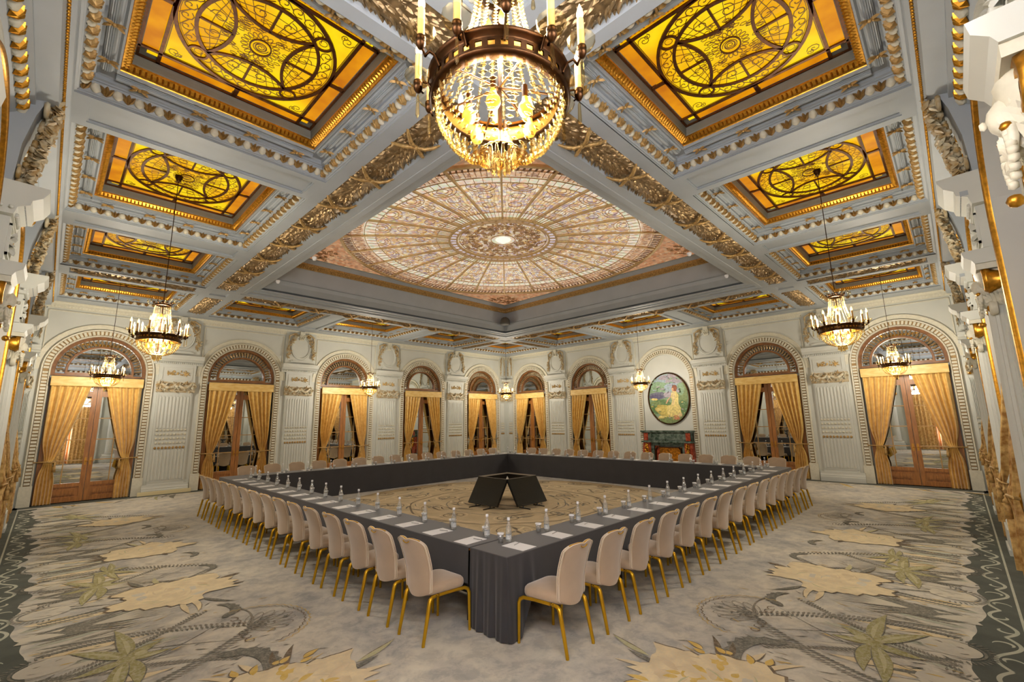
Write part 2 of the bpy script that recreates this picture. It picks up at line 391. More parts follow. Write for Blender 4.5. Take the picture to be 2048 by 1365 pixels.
def amber_leading(gx, gy):
    # gx, gy half sizes
    mb = MB(); z = -.002; th = .02; THIN[0] = True
    bx, by = gx - .19, gy - .19
    for P in ([(-gx, -gy), (gx, -gy), (gx, gy), (-gx, gy)],): ribbon(mb, P, .06, z, th, closed=True)
    for q in (-bx, bx):
        ribbon(mb, [(q, -gy), (q, gy)], .035, z, th); ribbon(mb, [(q * .965, -by), (q * .965, by)], .008, z, .01)
    for q in (-by, by):
        ribbon(mb, [(-gx, q), (gx, q)], .035, z, th); ribbon(mb, [(-bx, q * .965), (bx, q * .965)], .008, z, .01)
    for q in (-gx + .1, gx - .1): ribbon(mb, [(q - .09, 0), (q + .09, 0)], .05, z, th)
    for q in (-gy + .1, gy - .1): ribbon(mb, [(0, q - .09), (0, q + .09)], .05, z, th)
    A, Bq = bx - .01, by - .01
    ribbon(mb, ell(A, Bq), .038, z, th, closed=True); ribbon(mb, ell(A - .17, Bq - .17), .036, z, th, closed=True)
    ribbon(mb, ell(A - .03, Bq - .03), .006, z, .01, closed=True)
    # medallions and pointed arcs
    a2, b2 = A - .085, Bq - .085
    for t in (radians(45), radians(135), radians(225), radians(315)):
        c = (a2 * cos(t), b2 * sin(t)); ribbon(mb, [(c[0] + x, c[1] + y) for x, y in ell(.085, .085, 18)], .022, z - .003, th, closed=True)
        ribbon(mb, [(c[0] + x, c[1] + y) for x, y in ell(.04, .04, 10)], .006, z, .01, closed=True)
    a3, b3 = A - .18, Bq - .18; K = [(a3 * cos(radians(d)), b3 * sin(radians(d))) for d in (45, 135, 225, 315)]
    for i in range(4):
        p, q = Vector(K[i]), Vector(K[(i + 1) % 4]); mid = (p + q) / 2 * .30
        P = [tuple((1 - t) ** 2 * p + 2 * t * (1 - t) * mid + t * t * q) for t in [j / 12 for j in range(13)]]
        ribbon(mb, P, .034, z, th)
        m_ = Vector(P[6]); d = m_.normalized(); k = 1 / sqrt((d.x / a3) ** 2 + (d.y / b3) ** 2)
        ribbon(mb, [tuple(m_), tuple(d * k)], .022, z, th)
        # thin rays between arc and oval
        for j in range(1, 12):
            v = Vector(P[j]); dd = v.normalized(); kk = 1 / sqrt((dd.x / a3) ** 2 + (dd.y / b3) ** 2)
            ribbon(mb, [tuple(v), tuple(dd * kk)], .006, z, .01)
        for f_ in (.35, .65):
            ribbon(mb, [tuple(Vector(P[j]).lerp(Vector(P[j]).normalized() * (1 / sqrt((Vector(P[j]).normalized().x / a3) ** 2 + (Vector(P[j]).normalized().y / b3) ** 2)), f_)) for j in range(13)], .006, z, .01)
        for s_ in (-1, 1):
            cc = m_.lerp(d * k, .5) + Vector((-d.y, d.x)) * .13 * s_
            ribbon(mb, spiral(cc, .085, math.atan2(d.y, d.x), 1.3, 12, s_), .008, z, .01)
    # S scrolls in the oval band
    n = 30
    for i in range(n):
        t = 2 * pi * (i + .5) / n; c = (a2 * cos(t), b2 * sin(t))
        if min(abs(((t - radians(q) + pi) % (2 * pi)) - pi) for q in (45, 135, 225, 315)) < .13: continue
        ribbon(mb, spiral(c, .07, t + 2.2, 1.25, 10), .009, z, .01)
        ribbon(mb, [(c[0] + .06 * cos(t), c[1] + .06 * sin(t)), (a2 * cos(t + .14) * .965, b2 * sin(t + .14) * .965)], .008, z, .01)
    # rosette
    ribbon(mb, ell(.10, .12, 20), .014, z, .014, closed=True); ribbon(mb, spiral((0, 0), .08, 0, 3., 40), .008, z, .01); ribbon(mb, ell(.05, .06, 14), .007, z, .01, closed=True)
    for i in range(20):
        t = 2 * pi * i / 20; c = (.15 * cos(t), .17 * sin(t))
        ribbon(mb, [(c[0] + .035 * cos(t) * cos(q) - .02 * sin(t) * sin(q), c[1] + .035 * sin(t) * cos(q) + .02 * cos(t) * sin(q)) for q in [2 * pi * j / 10 for j in range(10)]], .007, z, .01, closed=True)
    rd = random.Random(3)
    for i in range(90):
        t = rd.uniform(0, 2 * pi); r = rd.uniform(.2, .36); a0 = rd.uniform(0, 6.28)
        c = (r * cos(t), r * 1.1 * sin(t))
        ribbon(mb, [(c[0] + .035 * cos(a0 + q), c[1] + .02 * sin(a0 + q * 1.0)) for q in (0, 1.3, 2.6, 3.9, 5.2)], .006, z, .01, closed=True)
    for sx in (-1, 1):
        for sy in (-1, 1):
            ribbon(mb, spiral((sx * bx * .86, sy * by * .86), .07, 0, 1.4, 12), .007, z, .01)
            ribbon(mb, spiral((sx * bx * .80, sy * by * .9), .04, 2, 1.4, 10), .007, z, .01)
    THIN[0] = False
    return mb
def bird_bow():
    mb = MB()
    for a in (.5, 2.6, 3.7, 5.8): mb.leaf((0, 0, 0), (cos(a), sin(a), -.1), (0, 0, -1), .10, .034, .5)
    mb.ball((0, 0, -.012), .022, 6); return mb
_bird = bird_bow().mesh('gilt_bow', GOLDP)
def ring_positions(hx, hy, step):
    out = []
    for a, b, fx in ((hx, hy, 0), (hy, hx, 1)):
        n = max(1, int(round(2 * a / step)))
        for i in range(n):
            q = -a + (i + .5) * 2 * a / n
            for s_ in (-1, 1):
                out.append((q, s_ * b, 0, s_) if not fx else (s_ * b, q, s_, 0))
    return out
def coffer_master(sx, sy):
    hx, hy = sx / 2, sy / 2; e = empty('stained_glass_coffer', (0, 0, -50))
    mb = MB().rect(-hx, hx, -hy, hy, [(0, 0), (.0, .015), (.018, .02), (.018, .035), (.03, .04), (.10, .15), (.115, .155), (.115, .17), (.14, .18), (.14, .22), (.16, .235), (.28, .235), (.30, .215), (.318, .215), (.32, .25)])
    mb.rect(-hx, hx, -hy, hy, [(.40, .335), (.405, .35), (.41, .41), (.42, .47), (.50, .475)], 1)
    # fluted half-round roll lying on the flat
    for (x0, x1, y0, y1) in ((-hx + .165, -hx + .275, -hy + .3, hy - .3), (hx - .275, hx - .165, -hy + .3, hy - .3), (-hx + .3, hx - .3, -hy + .165, -hy + .275), (-hx + .3, hx - .3, hy - .275, hy - .165)):
        ax = (x1 - x0) < (y1 - y0); c = ((x0 + x1) / 2, (y0 + y1) / 2); r = .052; n = 18
        sec = []
        for k in range(n + 1):
            a = pi * k / n; rr = r * (1 if k % 2 else .82); sec.append((rr * cos(a), .237 - rr * sin(a)))
        if ax: mb.grid([[(c[0] + q, y, z) for q, z in sec] for y in (y0, y1)], 0, False)
        else: mb.grid([[(x, c[1] + q, z) for q, z in sec] for x in (x0, x1)], 0, False)
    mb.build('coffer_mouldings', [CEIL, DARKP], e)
    # egg and dart
    eg = MB(); dt = MB()
    for x, y, nx, ny in ring_positions(hx - .067, hy - .067, .19):
        n = Vector((-nx, -ny, -1.0)).normalized(); t = Vector((-ny, nx, 0)); c = Vector((x, y, .095)); u_ = Vector((-nx, -ny, 1.35)).normalized()
        sec = []
        for j in range(5):
            q = (j - 2) / 2
            sec.append([tuple(c + u_ * .05 * q + t * .05 * cos(k) * sqrt(max(.02, 1 - q * q * .9)) + n * .045 * sin(k) * sqrt(max(.02, 1 - q * q * .9))) for k in [pi * i / 6 for i in range(7)]])
        eg.grid(sec, 0, True)
        c2 = c + t * .095
        for s_ in (-1, 0, 1): dt.leaf(c2 - u_ * .06, u_ + t * s_ * .5, n, .13, .05, .8)
    eg.build('egg_moulding', PAINT2, e); dt.build('gilt_darts', GOLDP, e)
    gm = MB().rect(-hx, hx, -hy, hy, [(.32, .25), (.325, .262), (.36, .275), (.40, .315), (.40, .335)])
    for x, y, nx, ny in ring_positions(hx - .355, hy - .355, .05):
        c = Vector((x, y, .29)); t = Vector((-ny, nx, 0)); q = Vector((nx, ny, 0))
        gm.leaf(c + q * .030 + Vector((0, 0, -.022)), -q * 1 + Vector((0, 0, .7)), (-nx * .5, -ny * .5, -1), .09, .042, .5)
    gm.build('gilt_moulding', GOLD, e)
    for x, y, nx, ny in ring_positions(hx - .22, hy - .22, .62):
        if max(abs(x) - hx + .3, abs(y) - hy + .3) > .2: continue
        o = bpy.data.objects.new('gilt_bow', _bird); COL.objects.link(o); o.parent = e; o.location = (x, y, .175)
    gx, gy = hx - .42, hy - .42
    g = MB().box(-gx, gx, -gy, gy, .475, .485); b_ = .19
    for (x0, x1, y0, y1) in ((-gx + .03, -gx + .17, -gy + .2, -.03), (-gx + .03, -gx + .17, .03, gy - .2), (gx - .17, gx - .03, -gy + .2, -.03), (gx - .17, gx - .03, .03, gy - .2), (-gx + .2, -.03, -gy + .03, -gy + .17), (.03, gx - .2, -gy + .03, -gy + .17), (-gx + .2, -.03, gy - .17, gy - .03), (.03, gx - .2, gy - .17, gy - .03)):
        g.box(x0, x1, y0, y1, .471, .4755, 1)
    g.build('amber_glass', [AMBER, AMBER2], e)
    ld = amber_leading(gx, gy); o = ld.build('leading', [LEAD, LEADT], e); o.location = (0, 0, .47)
    return e
cA = coffer_master(M0 - E0, MINB[0][0] - M1); cB = coffer_master(M0 - E0, MINB[1][0] - MINB[0][1]); cC = coffer_master(M0 - E0, M0 - E0)
note_children()
xa = (E0 + M0) / 2; xb = L - xa; y4 = (M1 + MINB[0][0]) / 2; y3 = L / 2; y2 = L - y4
CHX = xa
spots = [
    (cC, xa, xa, 0, 'amber stained glass ceiling coffer in the near corner right above the large chandelier'),
    (cC, xa, xb, 0, 'small far-left corner coffer of amber glass, above the curtained door nearest the left corner'),
    (cC, xb, xa, 0, 'far-right corner coffer of amber glass above the door nearest the right corner'),
    (cC, xb, xb, 0, 'tiny amber coffer in the distant corner behind the round grey loudspeaker'),
    (cA, xa, y4, 0, 'largest amber stained glass coffer, upper left of the nearest chandelier'),
    (cB, xa, y3, 0, 'middle amber coffer on the left, with a chandelier rod hung from its centre'),
    (cA, xa, y2, 0, 'third amber coffer on the left, beyond the one the chandelier hangs from'),
    (cA, y4, xa, pi / 2, 'largest amber stained glass coffer, upper right of the nearest chandelier'),
    (cB, y3, xa, pi / 2, 'middle amber coffer on the right, with a chandelier rod hung from its centre'),
    (cA, y2, xa, pi / 2, 'third amber coffer on the right, beyond the one the chandelier hangs from'),
    (cA, y4, xb, pi / 2, 'foreshortened amber coffer along the left far wall, first right of the crossing beams'),
    (cB, y3, xb, pi / 2, 'foreshortened amber coffer at the middle of the left far wall'),
    (cA, y2, xb, pi / 2, 'foreshortened amber coffer on the left far wall nearest the distant corner'),
    (cA, xb, y4, 0, 'foreshortened amber coffer above the door beside the fireplace, right far wall'),
    (cB, xb, y3, 0, 'foreshortened amber coffer above the oval painting'),
    (cA, xb, y2, 0, 'foreshortened amber coffer on the right far wall nearest the distant corner')]
used = set()
for src, x, y, rz, lab in spots:
    if src.name in used: o = dup(src, (x, y, ZB), rz)
    else: o = src; used.add(src.name); o.location = (x, y, ZB); o.rotation_euler.z = rz
    tag(o, lab, 'ceiling panel', 'amber stained glass ceiling coffers')

# ------------------------------------------------------------------ the raised central skylight
c0 = L / 2; H = c0 - M1
mb = MB()
def sq(mb, pts, m=0):  # pts: (half size, z)
    rows = [[(c0 - a, c0 - a, z), (c0 + a, c0 - a, z), (c0 + a, c0 + a, z), (c0 - a, c0 + a, z)] for a, z in pts]
    mb.grid(rows, m, False, cu=True)
sq(mb, [(H, ZB + .02), (H - .02, ZB), (H - .13, ZB + .01), (H - .14, ZB + .05), (H - .24, ZB + .07), (H - .25, ZB + .10), (H - .37, ZB + .11), (H - .37, ZB + .14), (H - .16, ZB + .15), (H - .16, ZB + .19), (H - .36, ZB + .20), (H - .40, ZB + .24), (H - .50, ZB + .34), (H - .52, ZB + .45), (H - .57, ZB + .46), (H - .53, ZB + .47), (H - .53, ZB + .49), (4.58, 6.09), (4.52, 6.46), (4.50, 6.48)])
struct(mb.build('trim_6', CEIL))
sk = empty('stained_glass_skylight', (0, 0, 0))
tag(sk, 'huge round stained glass skylight of pale pink and cream in the middle of the ceiling', 'skylight')
mb = MB(); sq(mb, [(4.50, 6.48), (4.47, 6.52), (4.40, 6.60), (4.40, 6.64)])
for i in range(int(9 / .06)):
    q = c0 - 4.46 + i * .06
    for s_ in (-1, 1):
        mb.leaf((q, c0 + s_ * 4.485, 6.49), (0, -s_ * .5, 1), (0, -s_, -.6), .11, .05, .4)
        mb.leaf((c0 + s_ * 4.485, q, 6.49), (-s_ * .5, 0, 1), (-s_, 0, -.6), .11, .05, .4)
mb.build('gilt_moulding', GOLDP, sk)
mb = MB(); sq(mb, [(4.40, 6.64), (4.36, 6.70), (4.33, 6.74), (4.29, 6.76)]); mb.build('inner_moulding', CEIL, sk)
PAL = [(.0, (176, 150, 116)), (.15, (222, 174, 120)), (.3, (240, 224, 196)), (.42, (164, 142, 160)), (.55, (232, 196, 124)), (.68, (240, 230, 206)), (.8, (170, 160, 166)), (.9, (226, 170, 136)), (1., (196, 190, 140))]
def skyglass(name, pal, sc, st):
    m = emat(name, pal, st, sc, 'voronoi'); return m
G1 = skyglass('mosaic_glass', PAL, 13., SKY_E)
G2 = skyglass('pale_mosaic_glass', [(.0, (226, 216, 180)), (.3, (200, 206, 176)), (.5, (238, 222, 196)), (.7, (226, 190, 160)), (1., (206, 200, 196))], 14., SKY_E)
G3 = skyglass('border_glass', [(.0, (206, 150, 116)), (.3, (226, 184, 146)), (.5, (150, 110, 90)), (.7, (232, 206, 176)), (1., (226, 180, 130))], 16., SKY_E * .85)
G4 = skyglass('lavender_glass', [(.0, (206, 192, 200)), (.5, (220, 206, 206)), (1., (186, 168, 180))], 9., SKY_E * .95)
G5 = skyglass('centre_glass', [(.0, (216, 196, 150)), (.25, (186, 150, 114)), (.4, (226, 206, 180)), (.6, (196, 176, 186)), (.8, (220, 170, 90)), (1., (236, 226, 200))], 11., SKY_E * .85)
G6 = glow('white_glass', (250, 240, 216), SKY_E * 1.05)
G7 = skyglass('spandrel_glass', [(.0, (168, 108, 68)), (.5, (206, 150, 108)), (.8, (150, 112, 84)), (1., (216, 176, 130))], 12., SKY_E * .85)
def domez(r):
    t = min(1, r / 4.3); return 6.78 + .30 * (1 - t * t)
g = MB(); NR = 96
radii = [(0, .16, 5), (.16, .34, 1), (.34, .95, 4), (.95, 1.30, 4), (1.30, 1.50, 3), (1.50, 1.85, 1), (1.85, 2.5, 0), (2.5, 3.1, 0), (3.1, 3.45, 0), (3.45, 3.75, 1), (3.75, 4.05, 2), (4.05, 4.30, 2)]
for a, b, m_ in radii:
    g.grid([[(c0 + r * cos(2 * pi * k / NR), c0 + r * sin(2 * pi * k / NR), domez(r)) for k in range(NR)] for r in (max(a, .001), b)], m_, True, cu=True)
# square corners outside the circle
def sqpt(k):
    a = 2 * pi * k / NR; c_, s_ = cos(a), sin(a); f_ = 4.32 / max(abs(c_), abs(s_)); return (c0 + f_ * c_, c0 + f_ * s_, 6.78)
g.grid([[(c0 + 4.3 * cos(2 * pi * k / NR), c0 + 4.3 * sin(2 * pi * k / NR), 6.78) for k in range(NR)], [sqpt(k) for k in range(NR)]], 6, False, cu=True)
g.build('stained_glass', [G1, G2, G3, G4, G5, G6, G7], sk)
LEADS = mat('skylight_lead', (198, 162, 122), .5, metal=.3, noise=.3)
RIBM = mat('skylight_rib', (220, 190, 140), .5, metal=.3, noise=.1)
def arcbar(mb, r, wd, th=.03, n=96, a0=0, a1=2 * pi, zoff=0.):
    full = abs(a1 - a0 - 2 * pi) < 1e-6; K = n if full else n + 1; rows = []
    for i in range(K):
        a = a0 + (a1 - a0) * i / n
        rows.append([(c0 + q * cos(a), c0 + q * sin(a), domez(r) - d - zoff) for q, d in ((r - wd / 2, 0), (r - wd / 2, th), (r + wd / 2, th), (r + wd / 2, 0))])
    mb.grid(rows, 0, False, cv=full)
for k in range(24):
    a = 2 * pi * (k + .5) / 24 + pi / 4 - pi / 24
    mb = MB(); ca, sa = cos(a), sin(a)
    for off, wd, th in ((0, .045, .05),):
        rows = []
        for r in (1.5, 2.2, 2.9, 3.6, 4.3):
            z = domez(r)
            rows.append([(c0 + r * ca - q * sa, c0 + r * sa + q * ca, z - d) for q, d in ((-wd / 2, 0), (-wd / 2, th), (wd / 2, th), (wd / 2, 0))])
        mb.grid(rows, 0, False)
    mb.build('rib', RIBM, sk)
tb = MB()
mb = MB()
for r, wd in ((.16, .015), (.34, .02), (.95, .015), (1.22, .014), (1.85, .009), (3.45, .010), (3.72, .02), (4.05, .02)): arcbar(mb, r, wd, .02)
for k in range(24):
    a = 2 * pi * (k + .5) / 24 + pi / 4 - pi / 24
    for j, f_ in enumerate((.0, .2, .4, .6, .8)):
        if not j: continue
        aa = a + f_ * 2 * pi / 24
        P = [(c0 + r * cos(aa), c0 + r * sin(aa)) for r in (1.5, 2.0)]; ribbon(mb, P, .008, domez(1.9) - .005, .02)
        P = [(c0 + r * cos(aa), c0 + r * sin(aa)) for r in (3.45, 3.72)]; ribbon(mb, P, .010, domez(3.6) - .005, .012)
    am = a + pi / 24     # shell at the outer end of each segment
    for rr, zr in ((.10, 3.32), (.17, 3.32), (.24, 3.32), (.12, 2.8), (.12, 2.3)):
        P = [(c0 + (zr + rr * cos(q)) * cos(am) - rr * 1.35 * sin(q) * sin(am), c0 + (zr + rr * cos(q)) * sin(am) + rr * 1.35 * sin(q) * cos(am)) for q in [2 * pi * j / 14 for j in range(14)]]
        ribbon(mb, P, .012, domez(zr) - .004, .012, closed=True)
    for j in range(1, 9):
        aa = a + j / 9 * 2 * pi / 24
        ribbon(mb, [(c0 + r * cos(aa + .01 * sin(9 * r)), c0 + r * sin(aa + .01 * sin(9 * r))) for r in [2.0 + 1.45 * i_ / 8 for i_ in range(9)]], .006, domez(2.9) - .02, .006)
    for q in range(9):  # tooth border
        aa = a + (q + .5) * 2 * pi / 24 / 9
        ribbon(tb, [(c0 + r * cos(aa + (r - 4.) * .05), c0 + r * sin(aa + (r - 4.) * .05)) for r in (4.07, 4.2, 4.27)], .04, domez(4.2) - .003, .015)
        ribbon(mb, [(c0 + r * cos(aa), c0 + r * sin(aa)) for r in (3.8, 4.03)], .012, domez(3.9) - .003, .015)
rd = random.Random(5)
for i in range(420):
    a = rd.uniform(0, 2 * pi); r = rd.choice((rd.uniform(.4, .92), rd.uniform(.75, 1.2))); c = (c0 + r * cos(a), c0 + r * sin(a)); q0 = rd.uniform(0, 6.28)
    ribbon(mb, spiral(c, rd.uniform(.03, .09), q0, 1.2, 8, rd.choice((-1, 1))), .013, domez(r) - .003, .015)
for i in range(260):
    ci = rd.choice(((-1, -1), (-1, 1), (1, -1), (1, 1))); q = rd.uniform(3.25, 4.2); q2 = rd.uniform(3.25, 4.2)
    if q * q + q2 * q2 < 4.4 ** 2: continue
    ribbon(mb, spiral((c0 + ci[0] * q, c0 + ci[1] * q2), rd.uniform(.04, .1), rd.uniform(0, 6), 1.2, 8), .014, 6.775, .015)
mb.build('leading', LEADS, sk); tb.build('tooth_border', mat('dark_lead', (120, 86, 56), .5, noise=.2), sk)
mb = MB(); arcbar(mb, 1.5, .05, .07); arcbar(mb, 1.30, .035, .06); arcbar(mb, 4.3, .07, .06)
for k in range(48):
    a = 2 * pi * k / 48
    ribbon(mb, [(c0 + r * cos(a), c0 + r * sin(a)) for r in (1.31, 1.49)], .05 if k % 2 else .02, domez(1.4) - .004, .02)
mb.build('ring_frame', RIBM, sk)
mb = MB().lathe([(0.001, -.10), (.07, -.09), (.12, -.05), (.15, -.03), (.20, -.02), (.22, 0)], 24, (c0, c0, domez(0))); mb.build('centre_boss', G6, sk)

# round grey loudspeaker on the far corner of the skylight well, small sensors on its rim
sp = MB().lathe([(.001, 0), (.19, 0), (.205, .01), (.205, .08), (.19, .17), (.15, .25), (.09, .30), (.001, .32)], 28)
o = sp.build('loudspeaker', GREYD); o.location = (c0 + 4.27, c0 + 4.27, 5.93)
tag(o, 'dark grey domed loudspeaker in the distant corner of the skylight well', 'loudspeaker')
for i, (x, y, lab) in enumerate(((M1 + .45, 12.9, 'small white ceiling sensor at the left end of the skylight rim'), (12.9, M1 + .45, 'small white ceiling sensor at the right end of the skylight rim'), (M1 + .45, 10.6, 'small white ceiling sensor on the left skylight rim, nearer than its twin'), (10.6, M1 + .45, 'small white ceiling sensor on the right skylight rim, nearer than its twin'))):
    o = MB().lathe([(.001, -.05), (.03, -.045), (.04, -.02), (.05, 0), (.05, .03)], 12).build('ceiling_sensor', PAPER); o.location = (x, y, ZB + .10); tag(o, lab, 'sensor', 'sensors on the skylight rim')

# ------------------------------------------------------------------ the bay kit: arch surround, mirrored door, curtains
def surround_mesh(proud=.0):
    mb = MB(); path = arch_path(1.0, .53); mb.sweep(path, [(.075, proud + .028), (.195, proud + .033)], 1)
    sc = [(.035, proud - .2), (.035, proud + .02), (.05, proud + .05), (.065, proud + .05), (.07, proud + .025), (.20, proud + .03), (.205, proud + .07), (.23, proud + .08), (.25, proud + .05), (.25, proud)]
    mb.sweep(path, sc)
    # dentils
    tot = 0; P = []
    n = int((ZS - .55) / .09)
    for i in range(n): z = .59 + i * .09; P.append((1., z, 1, 0)); P.append((-1., z, -1, 0))
    m = int(pi * 1.135 / .09)
    for i in range(m): a = pi * (i + .5) / m; P.append((cos(a), ZS + sin(a), cos(a), sin(a)))
    for u, z, nu, nz in P:
        tu, tz = -nz, nu; V = []
        for o in (.08, .19):
            for t in (-.028, .028):
                for w_ in (proud + .02, proud + .075):
                    V.append((u + nu * o + tu * t, -w_, z + nz * o + tz * t))
        mb.add(V, [(0, 1, 3, 2), (4, 6, 7, 5), (0, 4, 5, 1), (2, 3, 7, 6), (1, 5, 7, 3)])
        mb.ball((u + nu * .065 + tu * .037, -(proud + .055), z + nz * .065 + tz * .037), .014, 5, 0)
        mb.ball((u + nu * .135, -(proud + .045), z + nz * .135), .0, 4) if False else None
    # bead row
    for i in range(0): pass
    # outer plain ring above the springing
    ring = [(cos(pi * i / 24), ZS + sin(pi * i / 24), cos(pi * i / 24), sin(pi * i / 24)) for i in range(25)]
    mb.sweep(ring, [(.27, proud), (.27, proud + .02), (.36, proud + .025), (.37, proud + .045), (.39, proud + .045), (.40, proud)])
    for s_ in (-1, 1):
        a, b = sorted((s_ * 1.02, s_ * 1.27)); mb.box(a, b, -(proud + .07), .02 - proud, 0, .53)
    # panel mould around the arch
    for pts in ([(-1.26, ZS + .55), (-1.26, 5.33), (1.26, 5.33), (1.26, ZS + .55)],):
        for (x0, z0), (x1, z1) in zip(pts, pts[1:]):
            if x0 == x1: mb.box(x0 - .012, x0 + .012, -(proud + .025), -proud + .01, min(z0, z1), max(z0, z1))
            else: mb.box(min(x0, x1), max(x0, x1), -(proud + .025), -proud + .01, z0 - .012, z0 + .012)
    return mb
def ring_wood():
    mb = MB(); z0 = 3.5
    ring = [(1, z0, 1, 0)] + [(cos(pi * i / 28), ZS + sin(pi * i / 28), cos(pi * i / 28), sin(pi * i / 28)) for i in range(29)] + [(-1, z0, -1, 0)]
    mb.sweep(ring, [(.035, -.19), (.035, -.05), (-.04, -.05), (-.05, -.08), (-.05, -.19)])
    mb.sweep(ring, [(-.24, -.19), (-.24, -.09), (-.25, -.07), (-.29, -.07), (-.30, -.09), (-.30, -.19)])
    mb.box(-1.03, 1.03, .07, .19, 3.50, 3.56)
    mb.box(-.72, .72, .06, .08, 3.52, 3.60)
    return mb
def fret_mesh():
    mb = MB(); n = 30
    for i in range(n):
        a = pi * (i + .5) / n; c = (.855 * cos(a), -(-.12), ZS + .855 * sin(a))
        d = (cos(a), 0, sin(a)); t = (-sin(a), 0, cos(a))
        mb.tube([(c[0] - d[0] * .09, .12, c[2] - d[2] * .09), (c[0] + t[0] * .025, .115, c[2] + t[2] * .025), (c[0] + d[0] * .09, .12, c[2] + d[2] * .09)], .011, 5)
        mb.leaf((c[0] - d[0] * .08, .112, c[2] - d[2] * .08), d, (0, -1, 0), .15, .06, .3)
        mb.ball((c[0] + d[0] * .05 + t[0] * .03, .115, c[2] + d[2] * .05 + t[2] * .03), .018, 6)
    return mb
def door_leaf(s_):
    # s_ = -1 left leaf, +1 right leaf; y = .10 front face
    mb = MB(); f, b = .10, .16
    def bx(u0, u1, z0, z1, y0=f, m=0):
        a, c = sorted((s_ * u0, s_ * u1)); mb.box(a, c, y0, b, z0, z1, m)
    bx(.005, .11, .02, 3.42); bx(.89, 1.0, .02, 3.42); bx(.11, .89, .02, .14); bx(.11, .89, .42, .52); bx(.11, .89, 2.92, 3.08, f - .015); bx(.11, .89, 3.36, 3.42)
    bx(.11, .89, .14, .42, f + .03)
    a, c = sorted((s_ * .18, s_ * .82)); mb.box(a, c, f + .005, b, .20, .36)
    mb.box(*sorted((s_ * .22, s_ * .78)), f - .005, b, .235, .325)
    return mb
def muntins(s_):
    mb = MB()
    for z in (1.13, 1.70, 2.30): mb.box(*sorted((s_ * .11, s_ * .89)), .118, .14, z - .012, z + .012)
    for u in (.50,): mb.box(*sorted((s_ * (u - .012), s_ * (u + .012))), .12, .14, .52, 2.92)
    return mb
def curtain_mesh(s_, wbase, seed=0, far=False, straight=False):
    # drawn back to the side at the tie height, falls to the floor
    rd = random.Random(seed); NS, NZ = 96, 44; zt, ztie = 3.26, 1.13; nf = 5.5; ph = rd.uniform(0, 6)
    amp0 = [rd.uniform(.7, 1.3) for _ in range(12)]
    rows = []
    for j in range(NZ + 1):
        z = .015 + (zt - .015) * j / NZ
        if z > ztie:
            t = (z - ztie) / (zt - ztie); inn = .72 - (.60 if s_ < 0 else .56) * (t ** .80); out = .985; am = .030 + .034 * min(1, (1 - t) * 2.2 + .25) * min(1, t * 3 + .3)
        else:
            t = (ztie - z) / ztie; inn = .74 - .12 * min(1, t * 2.2) ** .7; out = .985 - .0 * t; am = .03 + .025 * min(1, t * 2)
        if z > ztie:
            out_ = out - .10 * math.exp(-((z - ztie) / .35) ** 2)
        else: out_ = out - .10 * math.exp(-((z - ztie) / .25) ** 2)
        tie = math.exp(-((z - ztie) / .10) ** 2)
        if straight: inn = .08; out_ = .985; tie = 0; am = .045  # hangs nearly closed to keep the added glowing panes out of the mirrors
        row = []
        for i in range(NS + 1):
            q = i / NS; u = inn + (out_ - inn) * q
            f_ = q * nf * 2 * pi + ph
            a_ = amp0[int(q * 11.99)]
            ww = wbase + am * a_ * (sin(f_) + .25 * sin(2 * f_ + 1)) * (1 - .45 * tie) + .05 * tie * sin(pi * q)
            # a drag of cloth from the top edge towards the tie
            if far: ww += .27 * max(0, min(1, (3.0 - z) / 1.9)) ** 1.2
            row.append((s_ * (u + .012 * cos(f_)), -ww, z))
        rows.append(row)
    mb = MB(); mb.grid(rows, 0, True); return mb
def tie_mesh(s_, wbase):
    mb = MB(); P = []
    for i in range(18):
        q = i / 17; u = .64 + .42 * q; P.append((s_ * u, -(wbase + .085 * sin(pi * q) ** .6 * (1 if q < .95 else .3)), 1.10 + .03 * q + .02 * sin(pi * q)))
    mb.tube(P, .016, 6)
    mb.tube([(s_ * 1.06, -(wbase - .0), 1.13), (s_ * 1.08, -(wbase + .05), 1.14)], .018, 6)
    return mb
def tassel_mesh(s_, wbase):
    mb = MB(); x = s_ * .67; y = -(wbase + .09)
    mb.lathe([(.001, 0), (.016, -.01), (.012, -.04), (.03, -.06), (.032, -.085), (.02, -.10), (.03, -.115), (.042, -.26), (.001, -.27)], 12, (x, y, 1.12)); return mb
SHADEG = mat('gilt_groove_shade', (150, 122, 78), .5, metal=.3, noise=.2)  # darker gold-brown band behind the dentils, painted in for the shading between them
_sur = surround_mesh().mesh('surround', [PAINT2, SHADEG]); _surn = surround_mesh(.12).mesh('surround_near', [PAINT2, SHADEG])
_ring = ring_wood().mesh('arch_frame', mat('arch_wood', (128, 84, 42), .4, noise=.25, nscale=6)); _fret = fret_mesh().mesh('fret', mat('silvered_fret', (176, 150, 112), .35, metal=.5, noise=.25, nscale=20))
_leaf = {s_: door_leaf(s_).mesh('leaf', WOOD) for s_ in (-1, 1)}; _mun = {s_: muntins(s_).mesh('muntin', WOODL) for s_ in (-1, 1)}
_pane = {s_: MB().box(*sorted((s_ * .10, s_ * .90)), .142, .15, .5, 3.38).mesh('pane', MIRR) for s_ in (-1, 1)}
_fillpane = {s_: MB().box(*sorted((s_ * .10, s_ * .90)), .142, .15, .5, 3.38).mesh('glow_pane', FILL_PANE) for s_ in (-1, 1)}
def half_disc(r, y):
    P = [(r * cos(pi * i / 24), y, ZS + r * sin(pi * i / 24)) for i in range(25)] + [(-r, y, 3.5), (r, y, 3.5)]
    return MB().add(P, [tuple(range(len(P)))])
_fan = half_disc(1.0, .165).mesh('fan', MIRR); _fanfill = half_disc(1.0, .165).mesh('fan_fill', FILL_PANE)
